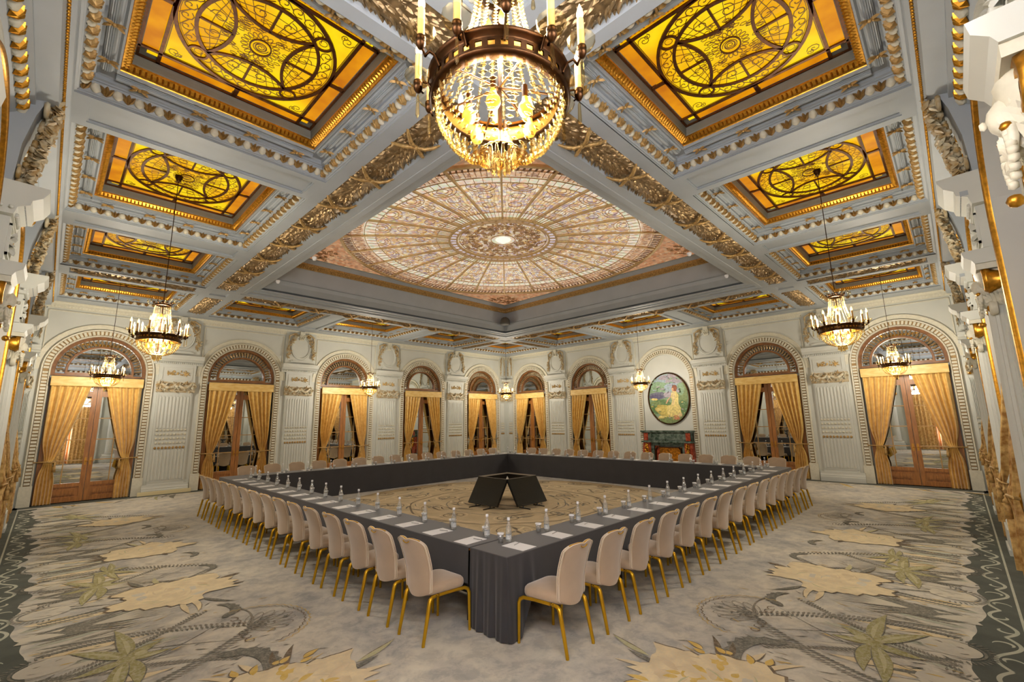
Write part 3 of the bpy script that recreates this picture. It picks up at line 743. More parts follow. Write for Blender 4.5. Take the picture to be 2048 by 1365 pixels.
_hand = MB().box(-.02, .02, .085, .10, 1.0, 1.2).tube([(0, .09, 1.1), (0, .05, 1.1), (0.07, .05, 1.1)], .009, 6).mesh('handle', BRASSL)
_ct = {}
def curtain_meshes(kind, wb):
    if (kind, wb) not in _ct:
        cm = CURT if kind == 'a' else CURTB
        _ct[(kind, wb)] = {s_: (curtain_mesh(s_, wb, 3 + s_, kind == 'b', kind == 'c').mesh('curtain', cm), tie_mesh(s_, wb).mesh('tie', GOLDP), tassel_mesh(s_, wb).mesh('tassel', GOLDP)) for s_ in (-1, 1)}
    return _ct[(kind, wb)]
_val = MB().prof(-1.0, 1.0, [(.0, 3.20), (.045, 3.20), (.05, 3.215), (.05, 3.45), (.045, 3.465), (0, 3.465)])
_val = _val.mesh('valance', mat('gold_silk', (222, 180, 98), .42, rgb2=(236, 204, 132), nscale=5, stretch=(1, 1, 3), bump=.12, bscale=9))
def child(name, me, p, loc=(0, 0, 0)):
    o = bpy.data.objects.new(name, me); COL.objects.link(o); o.parent = p; o.location = loc; return o
doorn = [0]; NEAR_MIRROR = False
def bay(side, i, names, near=False, door=True):
    # names: (door phrase) used in every label of the bay
    c = wall_pt(side, CENS[i]); rz = RZ[side]; doorn[0] += 1
    wf = .12 if near else 0.
    e = struct(empty('door_%d' % doorn[0], c, rz)); e['label'] = 'arched mirrored glass double door, ' + names
    child('arch_surround', _surn if near else _sur, e)
    fill = near and not NEAR_MIRROR  # added glowing panes replace the mirrors in the two near-corner bays
    if not door: return e
    yo = (0, -wf, 0)
    child('arch_frame', _ring, e, yo); child('arch_fretwork', _fret, e, yo)
    child('fanlight_pane', _fanfill if fill else _fan, e, yo)
    for s_ in (-1, 1):
        lf = child('door_leaf', _leaf[s_], e, yo); child('pane', (_fillpane if fill else _pane)[s_], lf); child('glazing_bars', _mun[s_], lf)
        child('handle', _hand, lf, (s_ * .055, 0, 0))
    wb = .05 if not near else .20
    cs = curtain_meshes(('c' if fill else 'b') if near else 'a', wb)
    for s_ in (-1, 1):
        o = child('curtain', cs[s_][0], None); o.location = c; o.rotation_euler.z = rz; o.location = Vector(c) + Matrix.Rotation(rz, 3, 'Z') @ Vector((0, 0, 0))
        lr = 'left' if s_ < 0 else 'right'
        tag(o, ('gold brocade ' if near else 'gold damask ') + lr + ('-hand curtain hanging straight, ' if fill else '-hand curtain tied back, ') + names, 'curtain', 'gold curtains tied back at the arches')
        if not fill:
            oz = (0, -.25, 0) if near else (0, 0, 0); tb_ = child('tieback_cord', cs[s_][1], o, oz); child('tassel', cs[s_][2], tb_)
    if near: return e
    o = child('pelmet', _val, None); o.location = Vector(c) + Matrix.Rotation(rz, 3, 'Z') @ Vector((0, -wb - .03, 0)); o.rotation_euler.z = rz
    tag(o, 'straight gold silk pelmet over the curtains, ' + names, 'pelmet', 'gold silk pelmets across the arches')
    return e
BL = ['at the arch nearest the left corner', 'second arch from the left corner', 'left wall arch behind the middle of the table', 'left wall arch second from the distant corner', 'left wall arch next to the distant corner']
BR = ['right wall arch next to the distant corner', 'right wall arch between distant corner and fireplace', 'fireplace', 'right wall arch just right of the fireplace', 'at the arch nearest the right corner']
for s__ in ('near_left', 'near_right'): bay(s__, 0 if s__ == 'near_left' else 4, 'near corner with added glowing panes, ' + s__.replace('_', ' ') + ' wall', True)
NEAR_MIRROR = True
for i in range(5): bay('back_left', i, BL[i])
for i in range(5):
    if i != 2: bay('back_right', i, BR[i])
nich = bay('back_right', 2, 'round-arched wall niche with the oval painting', door=False); nich.name = 'trim_7'
nm = MB().box(-1.06, 1.06, .06, .1, 0, 4.75); o = nm.build('niche_back', PAINT, nich)
NL = ['near left wall, bay by the left corner', 'near left wall, second bay from the left corner', 'near left wall, third bay from the left corner', 'near left wall, fourth bay from the left corner']
NR = ['near right wall, bay by the right corner', 'near right wall, second bay from the right corner', 'near right wall, third bay from the right corner', 'near right wall, fourth bay from the right corner']
for k in range(4): bay('near_left', 4 - k, NL[k], True)
for k in range(4): bay('near_right', k, NR[k], True)

# ------------------------------------------------------------------ pilasters
def scrollwork(mb, u0, u1, z0, z1, w_, n, rd, size=.05):
    for i in range(n):
        u = rd.uniform(u0, u1); z = rd.uniform(z0, z1); a = rd.uniform(0, 2 * pi)
        mb.leaf((u, -w_, z), (cos(a), -.15, sin(a)), (0, -1, 0), size * rd.uniform(.8, 1.6), size * .6, .5)
        if i % 4 == 0: mb.ball((u, -w_ - .01, z), size * .28, 6)
def volute(mb, c, r, s_, m=0, th=.03, w_=0.):
    P = []
    for i in range(22):
        t = i / 21; rr = r * (1 - .82 * t); a = pi / 2 + s_ * (-2.2 * 2 * pi * t)
        P.append((c[0] + rr * cos(a), -w_ - .02 * t, c[1] + rr * sin(a)))
    mb.tube(P, [th * (1 - .5 * i / 21) for i in range(22)], 6, m)
    mb.ball((c[0], -w_ - .03, c[1]), r * .22, 8, m)
def pil_base():
    mb = MB()
    mb.prof(-.58, .58, [(0, 0), (.17, 0), (.17, .14), (.15, .16), (.15, .19), (.13, .21), (.12, .24), (.12, .30), (0, .30)])
    return mb
def pil_shaft():
    mb = MB(); mb.prof(-.46, .46, [(0, .3), (.07, .3), (.07, 3.10), (0, 3.10)])
    # raised border and reeds
    for u in (-.43, .41): mb.box(u, u + .02, -.085, -.06, .36, 3.04)
    mb.box(-.43, .43, -.085, -.06, .36, .38); mb.box(-.43, .43, -.085, -.06, 3.02, 3.04)
    for k in range(9):
        u = -.36 + k * .09
        for z0, z1 in ((.42, 1.28), (1.98, 2.94)):
            mb.grid([[(u + .032 * cos(a), -.07 - .03 * sin(a), z) for a in [pi * j / 6 for j in range(7)]] for z in (z0, z1)], 0, True)
            mb.ball((u, -.07, z1), .032, 8, sc=(1, .9, 1))
        mb.ball((u, -.07, 2.985), .018, 6)
    return mb
def pil_boss(rows, r=.033):
    mb = MB()
    for z in rows:
        for k in range(9): mb.ball((-.36 + k * .09, -.085, z), r, 8, sc=(1, 1.1, 1.15))
    return mb
def pil_cap():
    rd = random.Random(11); mb = MB(); mb.prof(-.50, .50, [(0, 3.10), (.10, 3.10), (.12, 3.14), (.10, 3.36), (.14, 3.40), (.14, 3.43), (0, 3.43)])
    for s_ in (-1, 1):
        volute(mb, (s_ * .44, 3.29), .085, s_, 0, .022, .13)
        P = [(s_ * (.02 + .36 * t), -(.15 + .03 * sin(pi * t)), 3.36 - .12 * sin(pi * t)) for t in [i / 8 for i in range(9)]]
        mb.tube(P, .045, 7)
    scrollwork(mb, -.48, .48, 3.15, 3.38, .15, 70, rd, .085)
    mb.ball((0, -.17, 3.29), .06, 10)
    return mb
def pil_block():
    mb = MB(); mb.box(-.48, .48, -.09, 0, 3.43, 3.98)
    for pts in ((-.40, .40, 3.50, 3.90),):
        a, b, c_, d = pts
        for q in ((a, b, c_, c_ + .02), (a, b, d - .02, d), (a, a + .02, c_, d), (b - .02, b, c_, d)): mb.box(q[0], q[1], -.11, -.08, q[2], q[3])
    return mb
def pil_orn():
    rd = random.Random(4); mb = MB()
    scrollwork(mb, -.28, .28, 3.66, 3.76, .10, 46, rd, .055); mb.ball((0, -.11, 3.71), .035, 8)
    for s_ in (-1, 1): volute(mb, (s_ * .2, 3.70), .045, s_, 0, .010, .10)
    return mb
def pil_cornice():
    mb = MB(); mb.prof(-.66, .66, [(0, 3.98), (.11, 3.98), (.12, 4.0), (.12, 4.07), (.17, 4.09), (.19, 4.12), (.24, 4.15), (.24, 4.21), (.27, 4.25), (.28, 4.28), (0, 4.30)])
    for i in range(23): mb.box(-.60 + i * .053, -.60 + i * .053 + .03, -.165, -.10, 4.01, 4.06)
    return mb
def med_panel():
    mb = MB(); mb.box(-.55, .55, -.07, 0, 4.30, 5.56)
    mb.box(-.36, .36, -.13, -.07, 4.36, 4.41); mb.box(-.30, .30, -.12, -.07, 4.41, 4.44)
    el = [((.30) * cos(2 * pi * i / 32), 4.94 + .40 * sin(2 * pi * i / 32), cos(2 * pi * i / 32), sin(2 * pi * i / 32)) for i in range(32)]
    mb.sweep(el, [(-.01, .07), (.0, .10), (.02, .115), (.035, .10), (.045, .10), (.055, .12), (.075, .115), (.085, .07)], 0, True, True)
    return mb
def med_garland(s_):
    rd = random.Random(9); mb = MB()
    for i in range(70):
        t = i / 69; u = s_ * (.16 + .30 * min(1, t * 1.6) - (.0 if t < .7 else 0)) ; z = 5.42 - .05 * t - .95 * max(0, t - .12)
        r = .06 * (1 - .6 * t)
        a = rd.uniform(0, 6.28)
        mb.leaf((u + rd.uniform(-r, r), -.09 - rd.uniform(0, .03), z + rd.uniform(-.03, .03)), (cos(a), -.3, sin(a)), (0, -1, 0), .10, .05, .5)
        if i % 3 == 0: mb.ball((u + rd.uniform(-r, r), -.13, z), .028, 6)
    mb.tube([(s_ * .12, -.1, 5.42), (s_ * .3, -.12, 5.45), (s_ * .46, -.11, 5.36), (s_ * .47, -.1, 5.1), (s_ * .46, -.09, 4.45)], [.03, .035, .035, .02, .008], 6)
    return mb
def med_crest():
    mb = MB(); mb.prof(-.09, .09, [(.07, 5.22), (.13, 5.26), (.17, 5.40), (.18, 5.55), (.07, 5.55)])
    for s_ in (-1, 1): volute(mb, (s_ * .07, 5.38), .05, s_, 0, .014, .17)
    for k in (-1, 0, 1): mb.leaf((0.03 * k, -.15, 5.22), (k * .4, 0, 1), (0, -1, 0), .14, .05, .5)
    return mb
PM = dict(base=pil_base().mesh('base', PAINT), shaft=pil_shaft().mesh('shaft', PAINT), boss=pil_boss((1.92, 1.79, 1.66, 1.53)).mesh('boss', PAINT2), gboss=pil_boss((1.38,), .036).mesh('gboss', GOLDP),
          cap=pil_cap().mesh('cap', mat('capital_paint', (212, 208, 188), .45, rgb2=(176, 146, 96), nscale=9)), block=pil_block().mesh('block', PAINT), orn=pil_orn().mesh('orn', mat('gilt_ornament_paint', (206, 176, 118), .5, noise=.2, nscale=20)), corn=pil_cornice().mesh('corn', PAINT),
          med=med_panel().mesh('med', PAINT), crest=med_crest().mesh('crest', PAINT2))
GARM = mat('garland_paint', (206, 198, 172), .5, rgb2=(176, 142, 84), nscale=9)
_mg = {s_: med_garland(s_).mesh('garland', GARM) for s_ in (-1, 1)}
def pilaster(side, u, lab, lab2, sx=1.):
    c = wall_pt(side, u); e = empty('pilaster', c, RZ[side]); e.scale = (sx, 1, 1); tag(e, lab, 'pilaster', 'fluted wall pilasters')
    prt = {}
    for n, k in (('base', 'base'), ('shaft', 'shaft'), ('bosses', 'boss'), ('gilt_bosses', 'gboss'), ('capital', 'cap'), ('frieze_block', 'block'), ('gilt_ornament', 'orn'), ('cornice', 'corn')): last = child(n, PM[k], prt.get({'bosses': 'shaft', 'gilt_bosses': 'shaft', 'gilt_ornament': 'frieze_block'}.get(n), e)); prt[n] = last
    m = empty('wall_medallion', Vector(c), RZ[side]); m.scale = (sx, 1, 1); tag(m, lab2, 'medallion', 'oval wall medallions hung with garlands')
    child('oval_frame', PM['med'], m); child('crest', PM['crest'], m)
    for s_ in (-1, 1): child('garland', _mg[s_], m)
pl = [['pale fluted pilaster between the two arches nearest the left corner', 'oval medallion behind the left middle chandelier'],
      ['pale fluted pilaster between second and third arches from the left corner', 'oval medallion between second and third arches from the left corner'],
      ['pale fluted pilaster between third and fourth arches from the left corner', 'oval medallion between third and fourth arches from the left corner'],
      ['pale fluted pilaster between the last two arches before the distant corner, left wall', 'oval medallion left of the distant corner']]
pr = [['pale fluted pilaster between the first two arches right of the distant corner', 'oval medallion right of the distant corner'],
      ['pale fluted pilaster just left of the fireplace', 'oval medallion above and left of the oval painting'],
      ['pale fluted pilaster just right of the fireplace', 'oval medallion above and right of the oval painting'],
      ['pale fluted pilaster between the two arches nearest the right corner', 'oval medallion behind the right middle chandelier']]
for i in range(4): pilaster('back_left', BNDS[i], *pl[i]); pilaster('back_right', BNDS[i], *pr[i])
for side, u, a in (('back_left', L - .40, 'narrow pilaster on the left side of the distant corner'), ('back_right', .40, 'narrow pilaster on the right side of the distant corner'), ('back_left', .34, 'narrow pilaster at the left corner beside the door'), ('back_right', L - .34, 'narrow pilaster at the right corner beside the door')):
    pilaster(side, u, a, a.replace('pilaster', 'medallion panel'), .30)
# pale yellow skirting strip between the first two arches on the left wall
o = MB().box(BNDS[0] - .66, BNDS[0] + .66, -.195, -.175, 0, .11).build('baseboard_left', SKIRT); struct(o); o.location = wall_pt('back_left', 0)
tag_ = o

# ------------------------------------------------------------------ columns and entablature of the two near walls
def column_parts():
    P = {}
    mb = MB(); mb.box(-.34, .34, -.52, -.05, 0, .36); mb.box(-.36, .36, -.54, -.05, 0, .08); mb.prof(-.30, .30, [(.05, .36), (.50, .36), (.50, .40), (.46, .44), (.44, .47), (.05, .47)]); P['pedestal'] = mb.mesh('ped', PAINT)
    mb = MB(); rows = []
    for z, r in ((.47, .175), (1.2, .17), (2.2, .16), (3.12, .145)):
        rows.append([((r - (.014 if k % 2 else 0)) * cos(2 * pi * k / 48), -.30 + (r - (.014 if k % 2 else 0)) * sin(2 * pi * k / 48), z) for k in range(48)])
    mb.grid(rows, 0, False, cu=True); mb.lathe([(.17, .0), (.20, .02), (.20, .06), (.18, .08), (.175, .09)], 24, (0, -.30, .47)); P['shaft'] = mb.mesh('cshaft', PAINT)
    mb = MB(); rd = random.Random(2)
    for s_ in (-1, 1):
        for y in (-.20, -.42):
            PP = []
            for i in range(26):
                t = i / 25; rr = .115 * (1 - .8 * t); a = pi / 2 - s_ * 2.1 * 2 * pi * t
                PP.append((s_ * .15 + rr * cos(a), y, 3.34 + rr * sin(a)))
            mb.tube(PP, [.035 * (1 - .5 * i / 25) for i in range(26)], 6)
        mb.lathe([(.03, -.44), (.125, -.42), (.085, -.31), (.125, -.20), (.03, -.18)], 18, (s_ * .17, 0, 3.33), 0, 'y')
    for s_ in (-1, 1): mb.lathe([(.001, -.455), (.022, -.45), (.035, -.44), (.03, -.43)], 10, (s_ * .13, 0, 3.06), 0, 'y'); mb.ball((s_ * .09, -.49, 3.22), .022, 8)
    mb.ball((0, -.50, 2.92), .03, 8); P['volutes'] = mb.mesh('vol', GOLD)
    mb = MB(); mb.box(-.25, .25, -.48, -.08, 3.44, 3.50); mb.lathe([(.14, 3.08), (.17, 3.10), (.15, 3.13), (.16, 3.2), (.18, 3.30), (.20, 3.44)], 20, (0, -.30, 0))
    for i in range(40):
        a = pi + pi * i / 39; mb.leaf((.155 * cos(a), -.30 + .155 * sin(a), 3.08 + .09 * (i % 2)), (cos(a) * .35, sin(a) * .35, 1), (cos(a), sin(a), 0), .13, .055, .35)
    # carved head between the volutes
    mb.ball((0, -.47, 3.30), .075, 12, sc=(.85, .9, 1.15)); mb.ball((0, -.545, 3.29), .014, 6, sc=(.8, 1.2, 1.6))
    for k in range(7): mb.ball((-.07 + k * .0233, -.47 + abs(k - 3) * .008, 3.37 - abs(k - 3) * .012), .028, 6)
    for s_ in (-1, 1):
        mb.tube([(s_ * .06, -.47, 3.26), (s_ * .13, -.48, 3.15), (s_ * .04, -.49, 3.06)], .018, 6)
        for k in range(8): mb.ball((s_ * (.06 + .06 * sin(k / 7 * pi)), -.49, 3.22 - k * .03), .022, 6)
    for s_ in (-1, 1): mb.lathe([(.001, -.44), (.06, -.44), (.075, -.42), (.06, -.38)], 14, (s_ * .13, 0, 3.06), 0, 'y')
    P['capital'] = mb.mesh('ccap', PAINT2)
    mb = MB(); mb.prof(-.27, .27, [(.05, 3.50), (.48, 3.50), (.50, 3.54), (.55, 3.58), (.56, 3.64), (.05, 3.66)])
    mb.box(-.23, .23, -.40, -.05, 3.66, 4.10)
    for zz in (3.72, 4.02): mb.box(-.20, .20, -.42, -.39, zz, zz + .025)
    for uu in (-.20, .175): mb.box(uu, uu + .025, -.42, -.39, 3.72, 4.04)
    for k in range(8): mb.ball((-.19 + k * .054, -.43, 4.13), .028, 6)
    for k in range(7): mb.leaf((0, -.405, 3.88), (cos(k * .9), -.1, sin(k * .9)), (0, -1, 0), .13, .06, .5)
    mb.prof(-.33, .33, [(.05, 4.10), (.42, 4.10), (.44, 4.18), (.52, 4.22), (.53, 4.27), (.60, 4.32), (.64, 4.40), (.64, 4.43), (.05, 4.45)])
    for k in range(5): mb.ball((-.36, -.12 - k * .07, 4.16), .02, 6)
    P['entablature'] = mb.mesh('ent', PAINT)
    mb = MB()
    for i in range(13): mb.box(-.32 + i * .052, -.32 + i * .052 + .03, -.49, -.43, 4.20, 4.25)
    mb.prof(-.20, .20, [(.05, 4.45), (.36, 4.45), (.38, 4.9), (.44, 5.25), (.50, 5.45), (.54, 5.58), (.05, 5.58)])
    P['console'] = mb.mesh('cons', CEIL)
    mb = MB()
    for i in range(150):
        t = i / 149; z = 5.50 - 1.0 * t; a = rd.uniform(0, 6.28); wd = .13 * (1 - .4 * t)
        mb.leaf((rd.uniform(-wd, wd), -(.52 - .14 * t) - rd.uniform(0, .04), z), (cos(a), -.4, sin(a) - .3), (0, -1, 0), .13, .06, .6)
        if i % 3 == 0: mb.ball((rd.uniform(-wd, wd) * .8, -(.53 - .14 * t), z), .035, 6)
    for s_ in (-1, 1): volute(mb, (s_ * .14, 5.36), .08, s_, 0, .025, .50); volute(mb, (s_ * .12, 4.62), .07, -s_, 0, .02, .38)
    P['garland'] = mb.mesh('cgar', GARM)
    return P
CP = column_parts()
nlab = {'near_left': ['fluted column with gilt scroll capital, near left wall, closest to the left corner', 'fluted column with gilt scroll capital, near left wall, second from the left corner', 'fluted column with gilt scroll capital, near left wall, third from the left corner', 'fluted column with gilt scroll capital, near left wall, fourth from the left corner'],
        'near_right': ['fluted column with gilt scroll capital, near right wall, closest to the right corner', 'fluted column with gilt scroll capital, near right wall, second from the right corner', 'fluted column with gilt scroll capital, near right wall, third from the right corner', 'fluted column with big gilt scroll and carved face at the right edge of the view']}
for side in ('near_left', 'near_right'):
    for k in range(4):
        u = BNDS[3 - k] if side == 'near_left' else BNDS[k]
        e = empty('scroll_column', wall_pt(side, u), RZ[side]); tag(e, nlab[side][k], 'column', 'columns along the near walls')
        prt = {}
        for n in ('pedestal', 'shaft', 'capital', 'volutes', 'entablature', 'console', 'garland'): prt[n] = child({'volutes': 'gilt_volutes'}.get(n, n), CP[n], prt.get({'volutes': 'capital', 'garland': 'console'}.get(n), e))
    # cornice running along the top, with eggs and gilt beads; rope moulding; arch rims
    mb = MB(); mb.prof(0, L, [(.12, 4.88), (.15, 4.90), (.15, 4.97), (.20, 5.0), (.20, 5.15), (.30, 5.22), (.34, 5.34), (.42, 5.36), (.42, 5.42), (.58, 5.46), (.60, 5.54), (.66, 5.57), (.68, 5.60)])
    t = struct(mb.build(trim_name(), CEIL)); t.location = wall_pt(side, 0); t.rotation_euler.z = RZ[side]
    eg = MB(); gd = MB(); rp = MB()
    n = int(L / .21)
    for i in range(n):
        u = (i + .5) * .21
        eg.ball((u, -.33, 5.28), .075, 8, sc=(.9, .7, .9)); 
        for s_ in (-1, 0, 1): gd.leaf((u + .105, -.30, 5.21), (s_ * .5, -.45, 1), (0, -1, -.5), .15, .05, .7)
    for i in range(int(L / .045)):
        u = i * .045; gd.ball((u, -.61, 5.545), .02, 6)
        rp.tube([(u, -.15, 4.98), (u + .03, -.18, 5.03), (u + .05, -.19, 5.09)], .012, 5)
    eg.build('egg_moulding', PAINT2, t); gd.build('gilt_beading', GOLD, t); rp.build('rope_moulding', PAINT2, t)
    rim = MB(); gr = MB()
    for c in CENS:
        path = [(c + u, z, nu, nz) for u, z, nu, nz in arch_path(1.07, 0)]
        gr.sweep(path, [(-.025, .33), (-.02, .36), (.0, .375), (.02, .36), (.025, .33)], 0, True)
        rim.sweep(path, [(-.03, .0), (-.03, .335), (.04, .335), (.05, .31), (.16, .30), (.17, .33), (.20, .33), (.21, .12)])
        kk = int(3.1 / .06)
        pts = [(s_ * 1.17, .55 + i * .06) for i in range(kk) for s_ in (-1, 1)] + [(1.17 * cos(pi * i / 60), ZS + 1.17 * sin(pi * i / 60)) for i in range(61)]
        for a, b in pts: rim.ball((c + a, -.31, b), .032, 6, sc=(1, .8, .8))
    rim.build('arch_rim', PAINT, t); gr.build('gilt_arch_bead', GOLD, t)

# ------------------------------------------------------------------ fireplace and oval painting
fx = wall_pt('back_right', CENS[2])
fp = empty('fireplace', fx, RZ['back_right']); tag(fp, 'green and red marble fireplace with gilt mounts under the oval painting', 'fireplace')
mb = MB(); mb.box(-1.10, 1.10, -.30, .05, 1.50, 1.56); mb.box(-1.06, 1.06, -.27, .05, 1.47, 1.50); mb.box(-1.02, 1.02, -.22, .05, 1.14, 1.47); mb.box(-1.08, 1.08, -.30, .05, 1.08, 1.14); mb.box(-1.0, 1.0, -.14, .05, .95, 1.08)
mb.box(-.66, .50 + .16, -.235, -.22, 1.19, 1.42, 0)
mb.box(-.78, -.60, -.16, .05, 0, .95); mb.box(.60, .78, -.16, .05, 0, .95)
mb.build('mantelpiece', MARBG, fp)
mb = MB()
for s_ in (-1, 1):
    mb.box(*sorted((s_ * .98, s_ * .80)), -.245, -.2, 1.16, 1.46)
    mb.grid([[(s_ * (1.02 + .05 * sin(z * 3)), -y, z) for y in (0, .24)] + [(s_ * .72, -y, z) for y in (.24, 0)] for z in [i * .108 for i in range(11)]], 0, False)
mb.box(-.58, -.40, -.10, .0, .2, .95)
mb.build('red_marble_pier', MARBR, fp)
rd = random.Random(8)
for s_ in (-1, 1):
    mb = MB()
    for i in range(26):
        z = .45 + .55 * i / 25; rr = .075 * (1 - abs(i / 25 - .6)); a = rd.uniform(0, 6)
        mb.ball((s_ * .86 + rr * cos(a), -.27 - .02 * sin(a), z), rd.uniform(.03, .05), 7)
    mb.build('gilt_mount', GOLD, fp)
mb = MB().sweep([(-.52, 0, -1, 0), (-.52, .78, -1, 0), (-.44, .88, -.5, .8), (.44, .88, .5, .8), (.52, .78, 1, 0), (.52, 0, 1, 0)], [(0, .1), (.0, .19), (.04, .19), (.04, .1)]); mb.build('hearth_frame', BRASS, fp)
mb = MB().box(-.52, .52, -.08, .0, 0, .9); mb.build('brass_fire_screen', mat('fire_screen', (176, 112, 26), .35, metal=.7, noise=.5, nscale=16), fp)
pa = empty('oval_painting', Vector(fx) + Vector((-.0, -.10, 2.85)), RZ['back_right']); tag(pa, 'large oval painting of a seated figure in yellow, in the niche above the fireplace', 'painting')
el = [(.86 * cos(2 * pi * i / 48), 1.02 * sin(2 * pi * i / 48), cos(2 * pi * i / 48), sin(2 * pi * i / 48)) for i in range(48)]
mb = MB().sweep(el, [(0, -.05), (0, .02), (.02, .035), (.045, .02), (.045, -.05)], 0, True, True); mb.build('frame', BRASS, pa)
cols = [(126, 150, 118), (150, 166, 178), (132, 160, 128), (104, 104, 120), (92, 122, 76), (120, 138, 88), (196, 178, 96), (178, 160, 84), (214, 196, 122), (206, 184, 132), (132, 70, 36), (206, 160, 124), (160, 150, 160), (88, 84, 110), (196, 130, 96)]
pm = [mat('oil_paint', c, .6, noise=.22, nscale=14, bump=.1, bscale=30) for c in cols]
mb = MB(); ly = [0]
def blob(pts, m):
    ly[0] += 1; y = -.001 * ly[0]
    pts = [(max(-.84, min(.84, x)), z) for x, z in pts]
    pts = [(x, z) if (x / .855) ** 2 + (z / 1.015) ** 2 <= 1 else (x / sqrt((x / .855) ** 2 + (z / 1.015) ** 2), z / sqrt((x / .855) ** 2 + (z / 1.015) ** 2)) for x, z in pts]
    T = tessellate_polygon([[Vector((x, z, 0)) for x, z in pts]])
    mb.add([(x, y, z) for x, z in pts], [tuple(t) for t in T], m)
def bl(cx_, cz_, a, b, m, rot=0, n=18, jit=.12, sd=0):
    r_ = random.Random(sd + m * 7 + int(cx_ * 100)); out = []
    for i in range(n):
        t = 2 * pi * i / n; q = 1 + r_.uniform(-jit, jit); x, z = a * q * cos(t), b * q * sin(t)
        out.append((cx_ + x * cos(rot) - z * sin(rot), cz_ + x * sin(rot) + z * cos(rot)))
    blob(out, m)
bl(0, 0, .84, 1.0, 0, n=48, jit=0)
bl(-.2, .75, .5, .25, 1); bl(.3, .72, .4, .3, 12); bl(-.35, .45, .4, .25, 2); bl(.2, .42, .35, .22, 1); bl(-.1, .85, .25, .1, 12)
bl(-.45, .12, .40, .16, 3); bl(-.5, .08, .3, .1, 13); bl(.05, .15, .25, .12, 12); bl(.62, .1, .2, .5, 5); bl(.55, .35, .15, .25, 2)
bl(-.3, -.35, .6, .3, 4); bl(.1, -.8, .6, .25, 5); bl(-.55, -.2, .25, .1, 5); bl(.6, -.4, .2, .3, 4); bl(-.6, -.02, .15, .05, 8)
bl(-.18, -.48, .42, .24, 7, -.2); bl(-.05, -.52, .40, .22, 6, -.25); bl(.2, -.5, .3, .28, 8)
blob([(.18, .28), (.34, .30), (.44, .12), (.42, -.2), (.50, -.42), (.2, -.5), (.08, -.35), (.16, -.1), (.12, .1)], 8)
blob([(.2, .24), (.3, .25), (.3, .0), (.24, -.25), (.12, -.3), (.2, -.1), (.16, .1)], 9)
blob([(.16, .12), (.2, .16), (.0, -.1), (-.08, -.22), (-.12, -.2), (-.04, -.06)], 11)
bl(.25, .36, .075, .10, 11, n=14, jit=.03); bl(.30, .40, .11, .13, 10, n=14, jit=.08); bl(.225, .35, .045, .07, 11, n=12, jit=.03)
bl(.30, -.78, .14, .1, 14); bl(.45, -.68, .1, .08, 9); bl(-.3, -.75, .2, .06, 8); bl(-.45, -.45, .12, .06, 8)
r_ = random.Random(12)
for i in range(70):
    x, z = r_.uniform(-.75, .75), r_.uniform(-.9, -.1)
    if abs(x - .1) < .4 and z > -.7: continue
    bl(x, z, r_.uniform(.02, .06), r_.uniform(.01, .03), r_.choice((4, 5, 2, 8, 12, 6)), r_.uniform(-.5, .5), 7, .2, i)
for i in range(40): bl(r_.uniform(-.7, .7), r_.uniform(.2, .9), r_.uniform(.04, .1), r_.uniform(.015, .04), r_.choice((0, 1, 2, 12)), r_.uniform(-.4, .4), 7, .2, i)
mb.build('canvas', pm, pa)

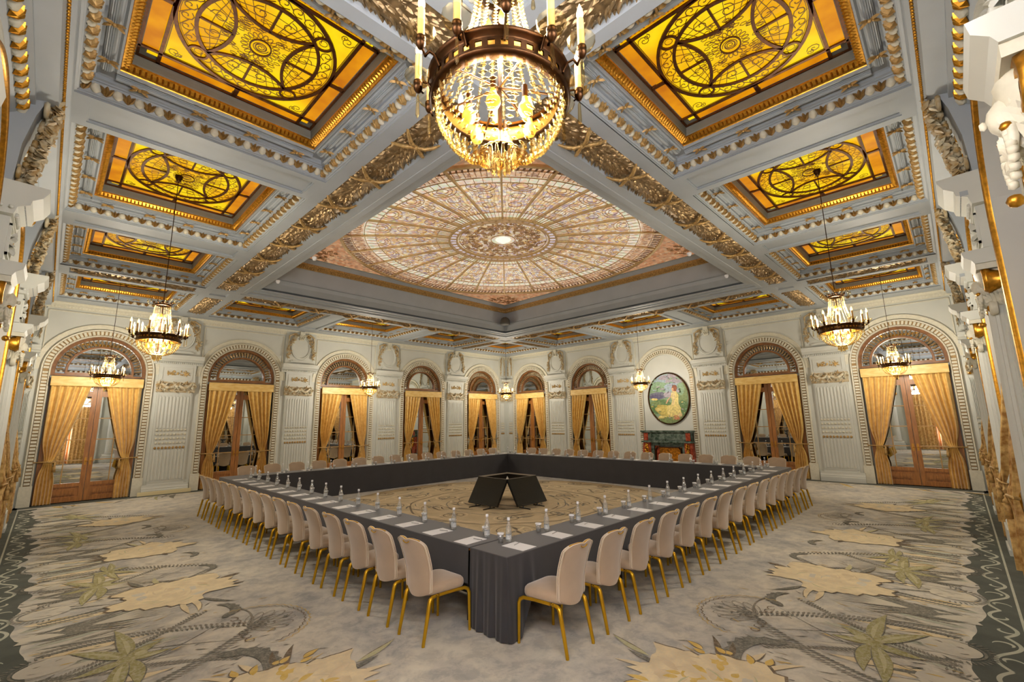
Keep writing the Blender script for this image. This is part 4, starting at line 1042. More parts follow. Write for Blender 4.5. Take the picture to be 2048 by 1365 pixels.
# ------------------------------------------------------------------ banquet chairs (local +y faces the table)
def chair_master():
    e = empty('banquet_chair')
    def outline(hw_f, hw_b, y0, y1, n=8, rf=.09, rb=.05):
        P = []
        for (x, y, r, a0) in ((hw_f, y1, rf, 0), (-hw_f, y1, rf, 90), (-hw_b, y0, rb, 180), (hw_b, y0, rb, 270)):
            cx_, cy_ = x - math.copysign(r, x), y - math.copysign(r, y - (y0 + y1) / 2)
            for i in range(n): a = radians(a0 + 90 * i / (n - 1)); P.append((cx_ + r * cos(a), cy_ + r * sin(a)))
        return P
    mb = MB(); O = outline(.225, .185, -.195, .25); c = (0, .015)
    rows = []
    for sc, z in ((.90, .405), (.97, .41), (1, .43), (1.0, .452), (.985, .472), (.93, .488), (.75, .499), (.4, .505), (.01, .507)):
        rows.append([(c[0] + (x - c[0]) * sc, c[1] + (y - c[1]) * sc, z) for x, y in O])
    mb.grid(rows, 0, True, cu=True); mb.add(rows[0], [tuple(range(len(O)))], 0); mb.build('seat', FAB, e)
    # backrest: a shaped shell, waisted, curved, leaning back
    def bshape(t):   # t 0 bottom .. 1 top -> centre y, z, half width
        z = .385 + .545 * t; y = -.215 - .04 * t - .075 * t ** 2 + .022 * sin(pi * t)
        hw = .196 + .022 * t ** 1.2 - .008 * sin(pi * min(1, t * 2)); return y, z, hw
    mb = MB(); NT, NX = 32, 16; front = []; back = []
    for j in range(NT + 1):
        t = j / NT; y, z, hw = bshape(t); e1 = 1 - max(0, (t - .88) / .12) ** 3 * .26 ; e0 = 1 - max(0, (.14 - t) / .14) ** 2.2 * .30
        hw *= e1 * e0; bulge = .024 * (1 - (2 * t - 1) ** 8); rf = []; rb = []
        for i in range(NX + 1):
            q = -1 + 2 * i / NX; k = (1 - abs(q) ** 4); dz = -.016 * (abs(q) ** 3) * max(0, t - .88) / .12 + .022 * q * q * max(0, .14 - t) / .14
            notch = .012 * math.exp(-((q) / .22) ** 2) * max(0, (t - .93) / .07)
            cv = .035 * q * q
            rf.append((hw * q, y + cv + bulge * k + .006, z + dz - notch)); rb.append((hw * q, y + cv - .010 * k - .008, z + dz - notch))
        front.append(rf); back.append(rb)
    rows = [f_ + list(reversed(b_)) for f_, b_ in zip(front, back)]
    mb.grid(rows, 0, True, cu=True)
    for r_ in (rows[0], rows[-1]):
        K = NX + 1; mb.add(r_, [(i, i + 1, 2 * K - 2 - i, 2 * K - 1 - i) for i in range(K - 1)], 0)
    br = mb.build('backrest', FAB, e)
    edge = []
    for j in range(2, NT + 1): f_, b_ = front[j][-1], back[j][-1]; edge.append(((f_[0] + b_[0]) / 2 + .003, (f_[1] + b_[1]) / 2, (f_[2] + b_[2]) / 2))
    top = [((f_[0] + b_[0]) / 2, (f_[1] + b_[1]) / 2, (f_[2] + b_[2]) / 2 + .004) for f_, b_ in zip(reversed(front[-1]), reversed(back[-1]))]
    P = edge + top[1:-1] + [(-x, y, z) for x, y, z in reversed(edge)]
    MB().tube(top, .0075, 6).build('gilt_edge', LEGM, br)
    mb = MB()
    for off in (-.012, .0, .014): mb.tube([(x * 1.0, y + off, z) for x, y, z in P], .0042, 5)
    mb.build('piping', mat('pale_piping', (222, 206, 184), .5), br)
    y, z, hw = bshape(.955)
    mb = MB(); rr = []
    for a in [pi * i / 10 for i in range(11)]: rr.append((.045 * cos(a), y - .026, z + .004 - .018 * sin(a)))
    mb.tube(rr, .005, 6); mb.build('hand_grip', LEGM, br)
    for s_ in (-1, 1):
        MB().tube([(s_ * .185, -.10, .395), (s_ * .19, -.165, .392), (s_ * .192, -.185, .375), (s_ * .193, -.195, .345), (s_ * .197, -.262, .012), (s_ * .197, -.262, 0)], [.015, .018, .021, .0205, .0155, .0155], 8).build('leg', LEGM, e)
        MB().tube([(s_ * .19, -.08, .395), (s_ * .215, .10, .398), (s_ * .235, .205, .398), (s_ * .245, .238, .382), (s_ * .25, .252, .35), (s_ * .255, .255, .012), (s_ * .255, .255, 0)], [.015, .0155, .0175, .0185, .018, .0135, .0135], 8).build('leg', LEGM, e)
    mb = MB().tube([(-.2, -.12, .398), (.2, -.12, .398)], .009, 6).tube([(-.23, .19, .398), (.23, .19, .398)], .009, 6); mb.box(-.15, .15, -.15, .18, .39, .407); mb.build('seat_frame', BRASS, e)
    return e
T0x, T0y, T1x, T1y, TW, TH = 4.11, 4.06, 14.40, 14.36, .52, .75
# sides: (name, chair transform, count) ; positions measured along each side
ch = chair_master(); note_children()
OFF = .315
sideinfo = {}
nA = [4.46 + (13.26 - 4.46) * i / 14 for i in range(15)]      # near right row, along x
nB = [4.80 + (13.29 - 4.80) * i / 14 for i in range(15)]      # near left row, along y
nC = [4.87 + (14.10 - 4.87) * i / 14 for i in range(15)]      # far left row, along x
nD = [4.50 + (13.52 - 4.50) * i / 14 for i in range(15)]      # far right row, along y
rows_ = [('near right', nA, lambda q: (q, T0y - OFF), 0.), ('near left', nB, lambda q: (T0x - OFF, q), -pi / 2), ('far left', nC, lambda q: (q, T1y + OFF), pi), ('far right', nD, lambda q: (T1x + OFF, q), pi / 2)]
ordn = ['first', 'second', 'third', 'fourth', 'fifth', 'sixth', 'seventh', 'eighth', 'ninth', 'tenth', 'eleventh', 'twelfth', 'thirteenth', 'fourteenth', 'last']
ends = {'near right': 'near table corner', 'near left': 'near table corner', 'far left': 'left table corner', 'far right': 'right table corner'}
def where(rn, i):
    return '%s in the %s row from the %s' % (ordn[i], rn, ends[rn])
rd = random.Random(21); first = True; seatpos = []
for rn, pos, fn, rz in rows_:
    for i, q in enumerate(pos if rn != 'far right' else pos):
        x, y = fn(q + rd.uniform(-.012, .012)); a = rz + rd.uniform(-.03, .03)
        o = ch if first else copy_tree(ch); first = False
        o.location = (x, y, 0); o.rotation_euler = (0, 0, a)
        tag(o, 'beige banquet chair, ' + where(rn, i), 'chair', 'banquet chairs around the square table')
        seatpos.append((rn, i, fn(q), rz))

# ------------------------------------------------------------------ tables under black cloths
def cloth_table(name_lab, ln, endA, endB, loc, rz):
    # local x along the row 0..ln, y=0 chair side, y=TW inner side
    e = empty('conference_table', loc, rz); tag(e, name_lab, 'table', 'cloth covered tables of the square')
    mb = MB(); mb.box(.01, ln - .01, .01, TW - .01, TH - .035, TH - .006); mb.build('tabletop', WOOD, e)
    n = max(2, int(ln / 1.8)); legs = []
    for i in range(n + 1):
        for y in (.09, TW - .09):
            x = .12 + (ln - .24) * i / n
            MB().tube([(x, y, 0), (x, y, TH - .03)], .016, 8).build('leg', BLK, e)
    c = MB(); r = .012
    rdm = random.Random(int(ln * 100))
    def drape(P, hem, amp, nf, seed, nz=10):
        # P: list of (x, y, nx, ny) along the edge; cloth falls from the top edge
        rr = random.Random(seed); rows = []; K = len(P); ph = rr.uniform(0, 6)
        for j in range(nz + 1):
            t = j / nz; z = TH - .004 - (TH - .004 - hem) * t; row = []
            for i, (x, y, nx, ny) in enumerate(P):
                s = i / (K - 1); f_ = sin(s * nf * 2 * pi + ph) * .6 + sin(s * nf * 3.7 * pi + 1.3 * ph) * .4
                o = r + amp * (.15 + t) * (f_ + .7) * (1 if 0 < t else 0) + .008 * t
                row.append((x + nx * o, y + ny * o, z + (.006 * f_ * amp / .02 if j == nz and hem > .1 else 0)))
            rows.append(row)
        return rows
    K = 120
    x_0 = .40 if endA else 0
    c.grid(drape([(x_0 + (ln - x_0) * i / K, 0, 0, -1) for i in range(K + 1)], .40, .006, ln * 1.2, 3), 0, True)
    c.grid(drape([(ln * i / K, TW, 0, 1) for i in range(K + 1)], .012, .006, ln * 1.6, 4), 0, True)
    if endA or endB:
        xe = 0 if endA else ln
    if endA:
        Pp = [(0, TW - TW * i / 60, -1, 0) for i in range(60)] + [(0, 0, cos(pi + pi / 2 * j / 6), sin(pi + pi / 2 * j / 6)) for j in range(7)] + [(.42 * i / 30, 0, 0, -1) for i in range(1, 31)]
        rws = drape(Pp, .012, .020, 5.2, 9, 18); nz = 18
        for j, row in enumerate(rws):     # the fall shortens beyond the corner
            for i, (x, y, z) in enumerate(row):
                if i > 66 and x > .17:
                    t_ = min(1, (x - .17) / .16); hem = .012 + .39 * t_ * t_ * (3 - 2 * t_)
                    row[i] = (x, y, TH - .004 - (TH - .004 - hem) * j / nz)
        c.grid(rws, 0, True)
    if endB: c.grid(drape([(ln, TW * i / 60, 1, 0) for i in range(61)], .012, .022, 3.2, 10, 16), 0, True)
    c.rect(0, ln, 0, TW, [(-.012, TH - .006), (-.009, TH - .001), (.0, TH + .002), (.006, TH + .002)])
    c.add([(0.006, .006, TH + .002), (ln - .006, .006, TH + .002), (ln - .006, TW - .006, TH + .002), (.006, TW - .006, TH + .002)], [(0, 1, 2, 3)])
    o = bpy.data.objects.new('tablecloth', c.mesh('cloth', CLOTH)); COL.objects.link(o); o.location = loc; o.rotation_euler.z = rz
    tag(o, name_lab.replace('long table', 'black cloth draped over the long table'), 'tablecloth', 'black tablecloths')
cloth_table('long table on the near right side of the square', T1x - T0x, True, True, (T0x, T0y, 0), 0)
cloth_table('long table on the near left side of the square', T1y - T0y - TW - .03, False, True, (T0x, T1y, 0), -pi / 2)
cloth_table('long table on the far left side of the square', T1x - T0x - TW - .03, False, False, (T1x, T1y, 0), pi)
cloth_table('long table on the far right side of the square', T1y - T0y - 2 * TW - .06, False, False, (T1x, T0y + TW + .03, 0), pi / 2)

# ------------------------------------------------------------------ place settings
mb = MB().lathe([(.001, 0), (.030, 0), (.032, .01), (.032, .12), (.026, .155), (.013, .20), (.012, .225), (.015, .228), (.015, .235)], 16)
bt = empty('water_bottle'); mb.build('glass_body', CLEARG, bt)
MB().lathe([(.001, .002), (.028, .002), (.029, .15), (.001, .15)], 12).build('water', clear('water', (.98, .99, .99), .9, 1.33), bt)
MB().lathe([(.0325, .03), (.0325, .075)], 16).build('label', mat('printed_label', (196, 198, 196), .5, noise=.3, nscale=60), bt)
MB().lathe([(.0155, .222), (.0165, .224), (.0165, .248), (.014, .251), (.001, .252)], 12).build('cap', PAPER, bt)
gl = empty('tumbler'); MB().lathe([(.001, .002), (.026, .002), (.034, .095), (.0325, .095), (.025, .010), (.001, .010)], 16).build('glass_body', CLEARG, gl)
MB().lathe([(.001, .101), (.036, .101), (.037, .096), (.0355, .086)], 16).build('paper_lid', PAPER, gl)
pp = MB().box(-.105, .105, 0, .297, 0, .003).build('paper_sheet', PAPER)
pn = empty('pen'); MB().tube([(-.05, 0, .004), (.06, 0, .004)], .004, 6).build('barrel', mat('pen_silver', (170, 170, 170), .3, metal=.6), pn); MB().tube([(.06, 0, .004), (.07, 0, .004)], [.004, .001], 6).build('tip', BLK, pn)
note_children()
first = True
for rn, i, (x, y), rz in seatpos:
    R = Matrix.Rotation(rz, 3, 'Z'); z = TH + .0025
    def P(dx, dy): v = R @ Vector((dx, OFF + dy, 0)); return (x + v.x, y + v.y, z)
    wl = where(rn, i)
    for src, nm, dx, dy, dr, lab, cat, grp in ((pp, 'p', 0, .025, 0, 'white notepaper, ', 'paper', 'sheets of notepaper on the table'), (pn, 'n', .03, .24, .25, 'silver pen on notepaper, ', 'pen', 'pens on the notepaper'),
                                    (bt, 'b', .055, .375, 0, 'clear water bottle, ', 'bottle', 'water bottles on the table'), (gl, 'g', -.03, .42, 0, 'lidded tumbler, ', 'glass', 'covered tumblers on the table')):
        o = src if first else copy_tree(src)
        p = P(dx + rd.uniform(-.008, .008), dy); o.location = (p[0], p[1], p[2] + (.003 if nm in ('n',) else 0) + (.0005 if nm in 'bg' else 0)); o.rotation_euler = (0, 0, rz + dr + rd.uniform(-.04, .04))
        tag(o, lab + wl, cat, grp)
    first = False

# ------------------------------------------------------------------ four screens standing in a square
def screen_master():
    e = empty('display_screen'); W2, Hh, lean = .515, .68, radians(31)
    cz_, sy_ = cos(lean), sin(lean)
    def tp(x, s, d): return (x, s * sy_ + d * cz_, .085 + s * cz_ - d * sy_)      # s up the panel, d behind it
    def slab(mb, x0, x1, s0, s1, d0, d1, m=0):
        V = [tp(x, s, d) for x in (x0, x1) for s in (s0, s1) for d in (d0, d1)]
        mb.add(V, [(0, 1, 3, 2), (4, 6, 7, 5), (0, 4, 5, 1), (2, 3, 7, 6), (0, 2, 6, 4), (1, 5, 7, 3)], m)
    mb = MB(); slab(mb, -W2, W2, 0, Hh, 0, .045); mb.build('housing', BLK, e)
    mb = MB(); slab(mb, -W2 + .012, W2 - .012, .015, Hh - .012, -.003, 0); mb.build('screen', SCREEN, e)
    mb = MB(); slab(mb, -W2, W2, Hh - .006, Hh + .002, -.002, .047); mb.build('silver_rim', mat('rim', (150, 145, 135), .4, metal=.5), e)
    for x in (-.28, .22):
        mb = MB(); mb.tube([(x, -.16, .012), (x + .01, .2, .012)], .012, 6); mb.tube([(x, 0.05, .012), (x, .09, .12)], .014, 6); mb.build('foot', BLK, e)
    return e
sm = screen_master(); note_children()
cx_, cy_ = 9.24, 9.20; hf = .865
for k, (x, y, rz, lab) in enumerate(((cx_ - hf, cy_, -pi / 2, 'black display screen leaning back, left one facing the camera'), (cx_, cy_ - hf, 0, 'black display screen leaning back, right one facing the camera'), (cx_, cy_ + hf, pi, 'black display screen facing the far left table, seen from behind'), (cx_ + hf, cy_, pi / 2, 'black display screen facing the far right table, seen from behind'))):
    o = sm if k == 0 else copy_tree(sm); o.location = (x, y, 0); o.rotation_euler.z = rz
    tag(o, lab, 'screen', 'four screens in the middle of the square')

# ------------------------------------------------------------------ chandeliers
def bead(mb, c, r, d=(1, 0, 0), m=0):
    # faceted flat crystal
    c = Vector(c); n = Vector(d).normalized(); t = n.orthogonal().normalized() if abs(n.z) > .95 else n.cross(Vector((0, 0, 1))).normalized(); u_ = n.cross(t)
    V = [c + n * r * .5, c - n * r * .5] + [c + (t * cos(2 * pi * k / 8) + u_ * sin(2 * pi * k / 8)) * r for k in range(8)]
    mb.add(V, [(0, 2 + k, 2 + (k + 1) % 8) for k in range(8)] + [(1, 2 + (k + 1) % 8, 2 + k) for k in range(8)], m)
def prism(mb, c, ln, r, m=0):
    x, y, z = c; V = [(x, y, z)] + [(x + r * .7 * cos(a), y + r * .7 * sin(a), z - ln * .12) for a in [pi / 3 * k for k in range(6)]] + [(x + r * cos(a), y + r * sin(a), z - ln * .82) for a in [pi / 3 * k for k in range(6)]] + [(x, y, z - ln)]
    mb.add(V, [(0, 1 + k, 1 + (k + 1) % 6) for k in range(6)] + [(1 + k, 7 + k, 7 + (k + 1) % 6, 1 + (k + 1) % 6) for k in range(6)] + [(13, 7 + (k + 1) % 6, 7 + k) for k in range(6)], m)
def strand_mesh(pts, r0, r1, m=CRYS):
    mb = MB(); K = len(pts)
    for i, p in enumerate(pts): bead(mb, p, r0 + (r1 - r0) * i / (K - 1), (p[0] + .001, p[1], .15))
    mb.tube([pts[0], pts[-1]], .0008, 3, 1) if False else None
    return mb
def chandelier_master(zc):
    # z = 0 at the ring
    e = empty('chandelier'); R = .272
    MB().tube([(0, 0, .5), (0, 0, zc)], .006, 6).lathe([(.001, zc - .10), (.03, zc - .09), (.05, zc - .04), (.055, zc)], 14).build('rod', BRASS, e)
    mb = MB().lathe([(R - .03, .045), (R + .01, .05), (R + .022, .04), (R + .014, .028), (R, .02), (R, .012)], 48)
    mb.lathe([(R, -.030), (R + .010, -.036), (R + .016, -.048), (R, -.056), (R - .03, -.056), (R - .035, -.050)], 48)
    for k in range(36):
        a0, a1 = 2 * pi * (k - .22) / 36, 2 * pi * (k + .22) / 36
        mb.grid([[(R * cos(a), R * sin(a), z) for z in (-.030, .015)] for a in (a0, a1)], 0, True)
        a = 2 * pi * (k + .5) / 36
        for z0, z1 in ((-.030, -.018), (.004, .015)): mb.grid([[(R * cos(q), R * sin(q), z) for z in (z0, z1)] for q in (a0, a1 + 2 * pi / 36 * .6)], 0, True)
    mb.build('ring', BRASS, e)
    MB().lathe([(R - .004, .04), (R - .006, -.05), (R - .03, -.056)], 48).build('ring_liner', BRASSL, e)
    mb = MB().lathe([(.085, .50), (.10, .505), (.105, .52), (.095, .53), (.085, .525), (.085, .50)], 24)
    for k in range(12):
        a = 2 * pi * k / 12; mb.leaf((.1 * cos(a), .1 * sin(a), .52), (cos(a) * .5, sin(a) * .5, 1), (cos(a), sin(a), 0), .05, .025, .4)
    for k in range(4): a = pi / 2 * k + .3; mb.tube([(.09 * cos(a), .09 * sin(a), .52), (0.004 * cos(a), .004 * sin(a), .58)], .004, 5)
    mb.tube([(0, 0, .5), (0, 0, -.24)], .008, 6)
    for k in range(6): a = pi / 3 * k; mb.tube([(0, 0, .03), (.24 * cos(a), .24 * sin(a), -.04)], .005, 5)
    mb.build('crown', BRASS, e)
    mb = MB()
    for k in range(12):
        a = 2 * pi * (k + .5) / 12; P = [(.1 * cos(a), .1 * sin(a), .53), (.16 * cos(a), .16 * sin(a), .60), (.19 * cos(a), .19 * sin(a), .58)]
        mb.tube(P, .0025, 4); prism(mb, (.19 * cos(a), .19 * sin(a), .575), .055, .011)
    mb.build('crown_pendant', CRYS, e)
    cone = {}
    for k in range(20):
        a = 2 * pi * k / 20; pts = []
        for i in range(24):
            t = i / 23; r = .098 + (.205 - .098) * (t ** 1.9); pts.append((r * cos(a), r * sin(a), .495 - .445 * t))
        strand_mesh(pts, .008, .0115).build('crystal_strand', CRYS, e)
    for k in range(34):
        a = 2 * pi * (k + .5) / 34; pts = []
        for i in range(13):
            t = i / 12; th = t * 1.38; r = .245 * cos(th * .98) ** .9 + .012; z = -.06 - .205 * sin(th)
            pts.append((r * cos(a + .12 * t * (1 if k % 2 else -1)), r * sin(a + .12 * t * (1 if k % 2 else -1)), z))
        strand_mesh(pts, .0185, .012).build('basket_strand', CRYS, e)
    mb = MB()
    for k in range(14):
        a = 2 * pi * k / 14; prism(mb, (.055 * cos(a), .055 * sin(a), -.25), .085, .0085)
    for k in range(7): a = 2 * pi * k / 7; prism(mb, (.028 * cos(a), .028 * sin(a), -.26), .10, .008)
    for k in range(24):
        a = 2 * pi * k / 24; prism(mb, (.27 * cos(a), .27 * sin(a), -.058), .035, .006)
    mb.build('basket_pendant', CRYS, e)
    MB().lathe([(.001, -.24), (.03, -.245), (.04, -.235), (.03, -.225), (.001, -.22)], 14).build('basket_boss', BRASS, e)
    for k in range(6):
        a = 2 * pi * (k + .5) / 6; c = (.13 * cos(a), .13 * sin(a), -.13)
        MB().lathe([(.001, -.032), (.02, -.026), (.029, -.006), (.026, .012), (.014, .03), (.011, .05)], 12, c).build('bulb', BULB, e)
        MB().tube([(c[0], c[1], c[2] + .05), (c[0], c[1], -.03)], .012, 8).build('socket', BRASS, e)
    for k in range(3):
        a = 2 * pi * k / 3; MB().lathe([(.001, -.03), (.016, -.02), (.018, 0), (.009, .03), (.001, .045)], 10, (.045 * cos(a), .045 * sin(a), .33)).build('bulb', BULB, e)
    for k in range(12):
        a = 2 * pi * (k + .5) / 12; ca, sa = cos(a), sin(a); ro = .350 if k % 2 else .332; zz = .03 if k % 2 else -.012
        def q(r, z): return (r * ca, r * sa, z)
        mb = MB().tube([q(R, 0), q(R + .02, .035), q(R + .045, .04), q(R + .06, .01), q(ro - .02, -.005 + zz * .5), q(ro, .02 + zz)], .0052, 6)
        mb.lathe([(.001, .0), (.010, .004), (.018, .02), (.019, .032), (.014, .036), (.019, .042), (.019, .052), (.015, .056)], 12, (ro * ca, ro * sa, zz))
        arm = mb.build('arm', BRASS, e)
        MB().lathe([(.0125, .05), (.0135, .055), (.0135, .172), (.010, .178), (.001, .178)], 12, (ro * ca, ro * sa, zz)).build('candle', BEIGEW, arm)
        MB().lathe([(.006, .176), (.013, .188), (.014, .200), (.009, .222), (.002, .243), (.001, .245)], 10, (ro * ca, ro * sa, zz)).build('flame_bulb', FLAME, arm)
        mb = MB(); rows = []
        for r, z in ((.016, .040), (.030, .044), (.044, .056), (.052, .076), (.053, .080)):
            rows.append([((r * (1 + .05 * (i % 2))) * cos(2 * pi * i / 24) + ro * ca, (r * (1 + .05 * (i % 2))) * sin(2 * pi * i / 24) + ro * sa, z + zz) for i in range(24)])
        mb.grid(rows, 0, True, cu=True); mb.build('glass_dish', CRYS, arm)
        mb = MB(); prism(mb, (ro * ca, ro * sa, zz - .002), .115, .0085); mb.build('drop', CRYS, arm)
    return e
ZR = 3.36
CZ = ZB + .46 - ZR
chm = chandelier_master(CZ)
note_children()
cl = [((2.035, 1.965), 'large crystal chandelier with candle arms hanging near the camera, top centre'),
      ((1.93, L / 2), 'crystal chandelier on the left hung from the middle amber coffer'),
      ((1.86, L - 1.95), 'small crystal chandelier in front of the door nearest the left corner'),
      ((L / 2, 1.93), 'crystal chandelier on the right hung from the middle amber coffer'),
      ((L - 1.95, 1.86), 'small crystal chandelier in front of the door nearest the right corner'),
      ((L / 2, L - xa), 'tiny crystal chandelier in front of the third arch of the left wall'),
      ((L - xa, L / 2), 'tiny crystal chandelier beside the oval painting'),
      ((L - xa, L - xa), 'tiny crystal chandelier in the distant corner')]
for k, ((x, y), lab) in enumerate(cl):
    o = chm if k == 0 else copy_tree(chm); o.location = (x, y, ZR); o.rotation_euler.z = .08 if k == 0 else .3 * k
    tag(o, lab, 'chandelier', 'crystal chandeliers')
    for z, p_ in ((.24, .65), (-.16, .35)):
        ld = bpy.data.lights.new('chandelier_light', 'POINT'); ld.energy = CHAND_W * p_ * (.65 if k == 0 else 1.05); ld.color = (1, .95, .87); ld.shadow_soft_size = .13
        lo = bpy.data.objects.new('chandelier_light', ld); COL.objects.link(lo); lo.parent = o; lo.location = (0, 0, z)

# ------------------------------------------------------------------ carpet: mottled ground with woven motifs
def carpet_mat():
    m, nt, b = newmat('carpet_ground'); N = nt.nodes; K = nt.links
    tc = N.new('ShaderNodeTexCoord')
    def noise(sc, det, rough=.6, dist=0.):
        n = N.new('ShaderNodeTexNoise'); n.inputs['Scale'].default_value = sc; n.inputs['Detail'].default_value = det; n.inputs['Roughness'].default_value = rough; n.inputs['Distortion'].default_value = dist
        K.new(tc.outputs['Object'], n.inputs['Vector']); return n.outputs['Fac']
    def ramp(f, stops):
        r = N.new('ShaderNodeValToRGB'); e = r.color_ramp.elements
        while len(e) < len(stops): e.new(.5)
        for i, (p, c) in enumerate(stops): e[i].position = p; e[i].color = (*s2l(c), 1)
        K.new(f, r.inputs['Fac']); return r.outputs['Color']
    def mix(f, a, c):
        x = N.new('ShaderNodeMix'); x.data_type = 'RGBA'
        if isinstance(f, float): x.inputs[0].default_value = f
        else: K.new(f, x.inputs[0])
        K.new(a, x.inputs[6]); K.new(c, x.inputs[7]); return x.outputs[2]
    g = ramp(noise(1.3, 8, .62, .6), [(.36, (158, 156, 151)), (.46, (186, 182, 172)), (.56, (208, 200, 182)), (.68, (218, 211, 194))])
    g2 = ramp(noise(5., 6, .7, .3), [(.42, (138, 138, 134)), (.5, (188, 183, 171)), (.6, (216, 209, 191))])
    c = mix(.38, g, g2)
    K.new(c, b.inputs['Base Color']); b.inputs['Roughness'].default_value = .95; b.inputs['Specular IOR Level'].default_value = .1; b.inputs['Sheen Weight'].default_value = .3
    bp = N.new('ShaderNodeBump'); bp.inputs['Strength'].default_value = .25; bp.inputs['Distance'].default_value = .004; K.new(noise(260, 2), bp.inputs['Height']); K.new(bp.outputs[0], b.inputs['Normal'])
    return m
CG = carpet_mat()
def cm(name, a, b_, sc=7., mixg=.0):
    m = mat(name, a, .95, rgb2=b_, nscale=sc, bump=.15, bscale=240, spec=.1); nt = m.node_tree; b = nt.nodes['Principled BSDF']
    src = b.inputs['Base Color'].links[0].from_socket; tc = nt.nodes.new('ShaderNodeTexCoord'); n = nt.nodes.new('ShaderNodeTexNoise'); n.inputs['Scale'].default_value = 38; n.inputs['Detail'].default_value = 5; n.inputs['Roughness'].default_value = .8
    nt.links.new(tc.outputs['Object'], n.inputs['Vector']); mr = nt.nodes.new('ShaderNodeMapRange'); mr.inputs[1].default_value = .46; mr.inputs[2].default_value = .60; mr.inputs[3].default_value = .05; mr.inputs[4].default_value = mixg
    nt.links.new(n.outputs['Fac'], mr.inputs[0]); x = nt.nodes.new('ShaderNodeMix'); x.data_type = 'RGBA'; nt.links.new(mr.outputs[0], x.inputs[0]); nt.links.new(src, x.inputs[6]); x.inputs[7].default_value = (*s2l((204, 197, 180)), 1)
    nt.links.new(x.outputs[2], b.inputs['Base Color']); return m
CM = [CG, cm('border_dark', (76, 82, 78), (90, 95, 90), 3, .06), cm('scroll_pale', (176, 180, 164), (190, 190, 174), 7, .1), cm('field_light', (216, 208, 188), (192, 188, 178), 2.2, .5),
      cm('motif_cream', (234, 216, 176), (216, 198, 162), 7, .35), cm('motif_yellow', (224, 192, 108), (206, 170, 76), 9, .3), cm('motif_olive', (146, 140, 84), (170, 165, 116), 11, .6),
      cm('motif_dark', (98, 98, 92), (116, 116, 108), 9, .35), cm('motif_brown', (118, 100, 80), (100, 88, 72), 9, .3), cm('motif_tan', (212, 192, 156), (194, 176, 142), 3., .3), cm('motif_tan_light', (226, 206, 170), (208, 188, 152), 5, .3), cm('motif_line', (134, 130, 120), (120, 116, 108), 9, .5), cm('motif_green_light', (184, 180, 134), (194, 190, 150), 12, .5)]
class Flat:
    def __init__(s): s.mb = MB(); s.k = 0; s.hold = False
    def poly(s, P, m, up=True):
        if up and not s.hold: s.k += 1
        z = s.k * .000008
        try: T = tessellate_polygon([[Vector((x, y, 0)) for x, y in P]])
        except Exception: return
        s.mb.add([(x, y, z) for x, y in P], [tuple(t) for t in T], m)
    def line(s, P, wd, m, taper=False, closed=False):
        s.k += 0 if s.hold else 1; z = s.k * .000008; K = len(P); rows = []
        for i in range(K):
            if closed: t = Vector(P[(i + 1) % K]) - Vector(P[i - 1])
            else: t = Vector(P[min(i + 1, K - 1)]) - Vector(P[max(i - 1, 0)])
            if t.length < 1e-9: t = Vector((1, 0))
            t.normalize(); ww = wd / 2 * ((sin(pi * (i + .4) / (K - .2)) * .9 + .1) if taper else 1)
            rows.append([(P[i][0] - t.y * ww, P[i][1] + t.x * ww, z), (P[i][0] + t.y * ww, P[i][1] - t.x * ww, z)])
        s.mb.grid(rows, m, False, cv=closed)
    def leafp(s, c, a, ln, wd, m, bend=0., dark=None):
        n = 9; L_, R_ = [], []
        for i in range(n + 1):
            t = i / n; aa = a + bend * t; x = c[0] + ln * t * cos(a + bend * t * .5); y = c[1] + ln * t * sin(a + bend * t * .5)
            h = wd / 2 * sin(pi * t ** .8) * (1 - .15 * t); L_.append((x - sin(aa) * h, y + cos(aa) * h)); R_.append((x + sin(aa) * h, y - cos(aa) * h))
        if dark is not None: s.line(R_[1:], .022, dark, True)
        s.poly(L_ + list(reversed(R_[1:-1])), m)
    def blob(s, c, a, b_, m, rot=0, n=28, jit=.1, rd=None):
        P = []
        for i in range(n):
            t = 2 * pi * i / n; q = 1 + (rd.uniform(-jit, jit) if rd else 0); x, y = a * q * cos(t), b_ * q * sin(t)
            P.append((c[0] + x * cos(rot) - y * sin(rot), c[1] + x * sin(rot) + y * cos(rot)))
        s.poly(P, m)
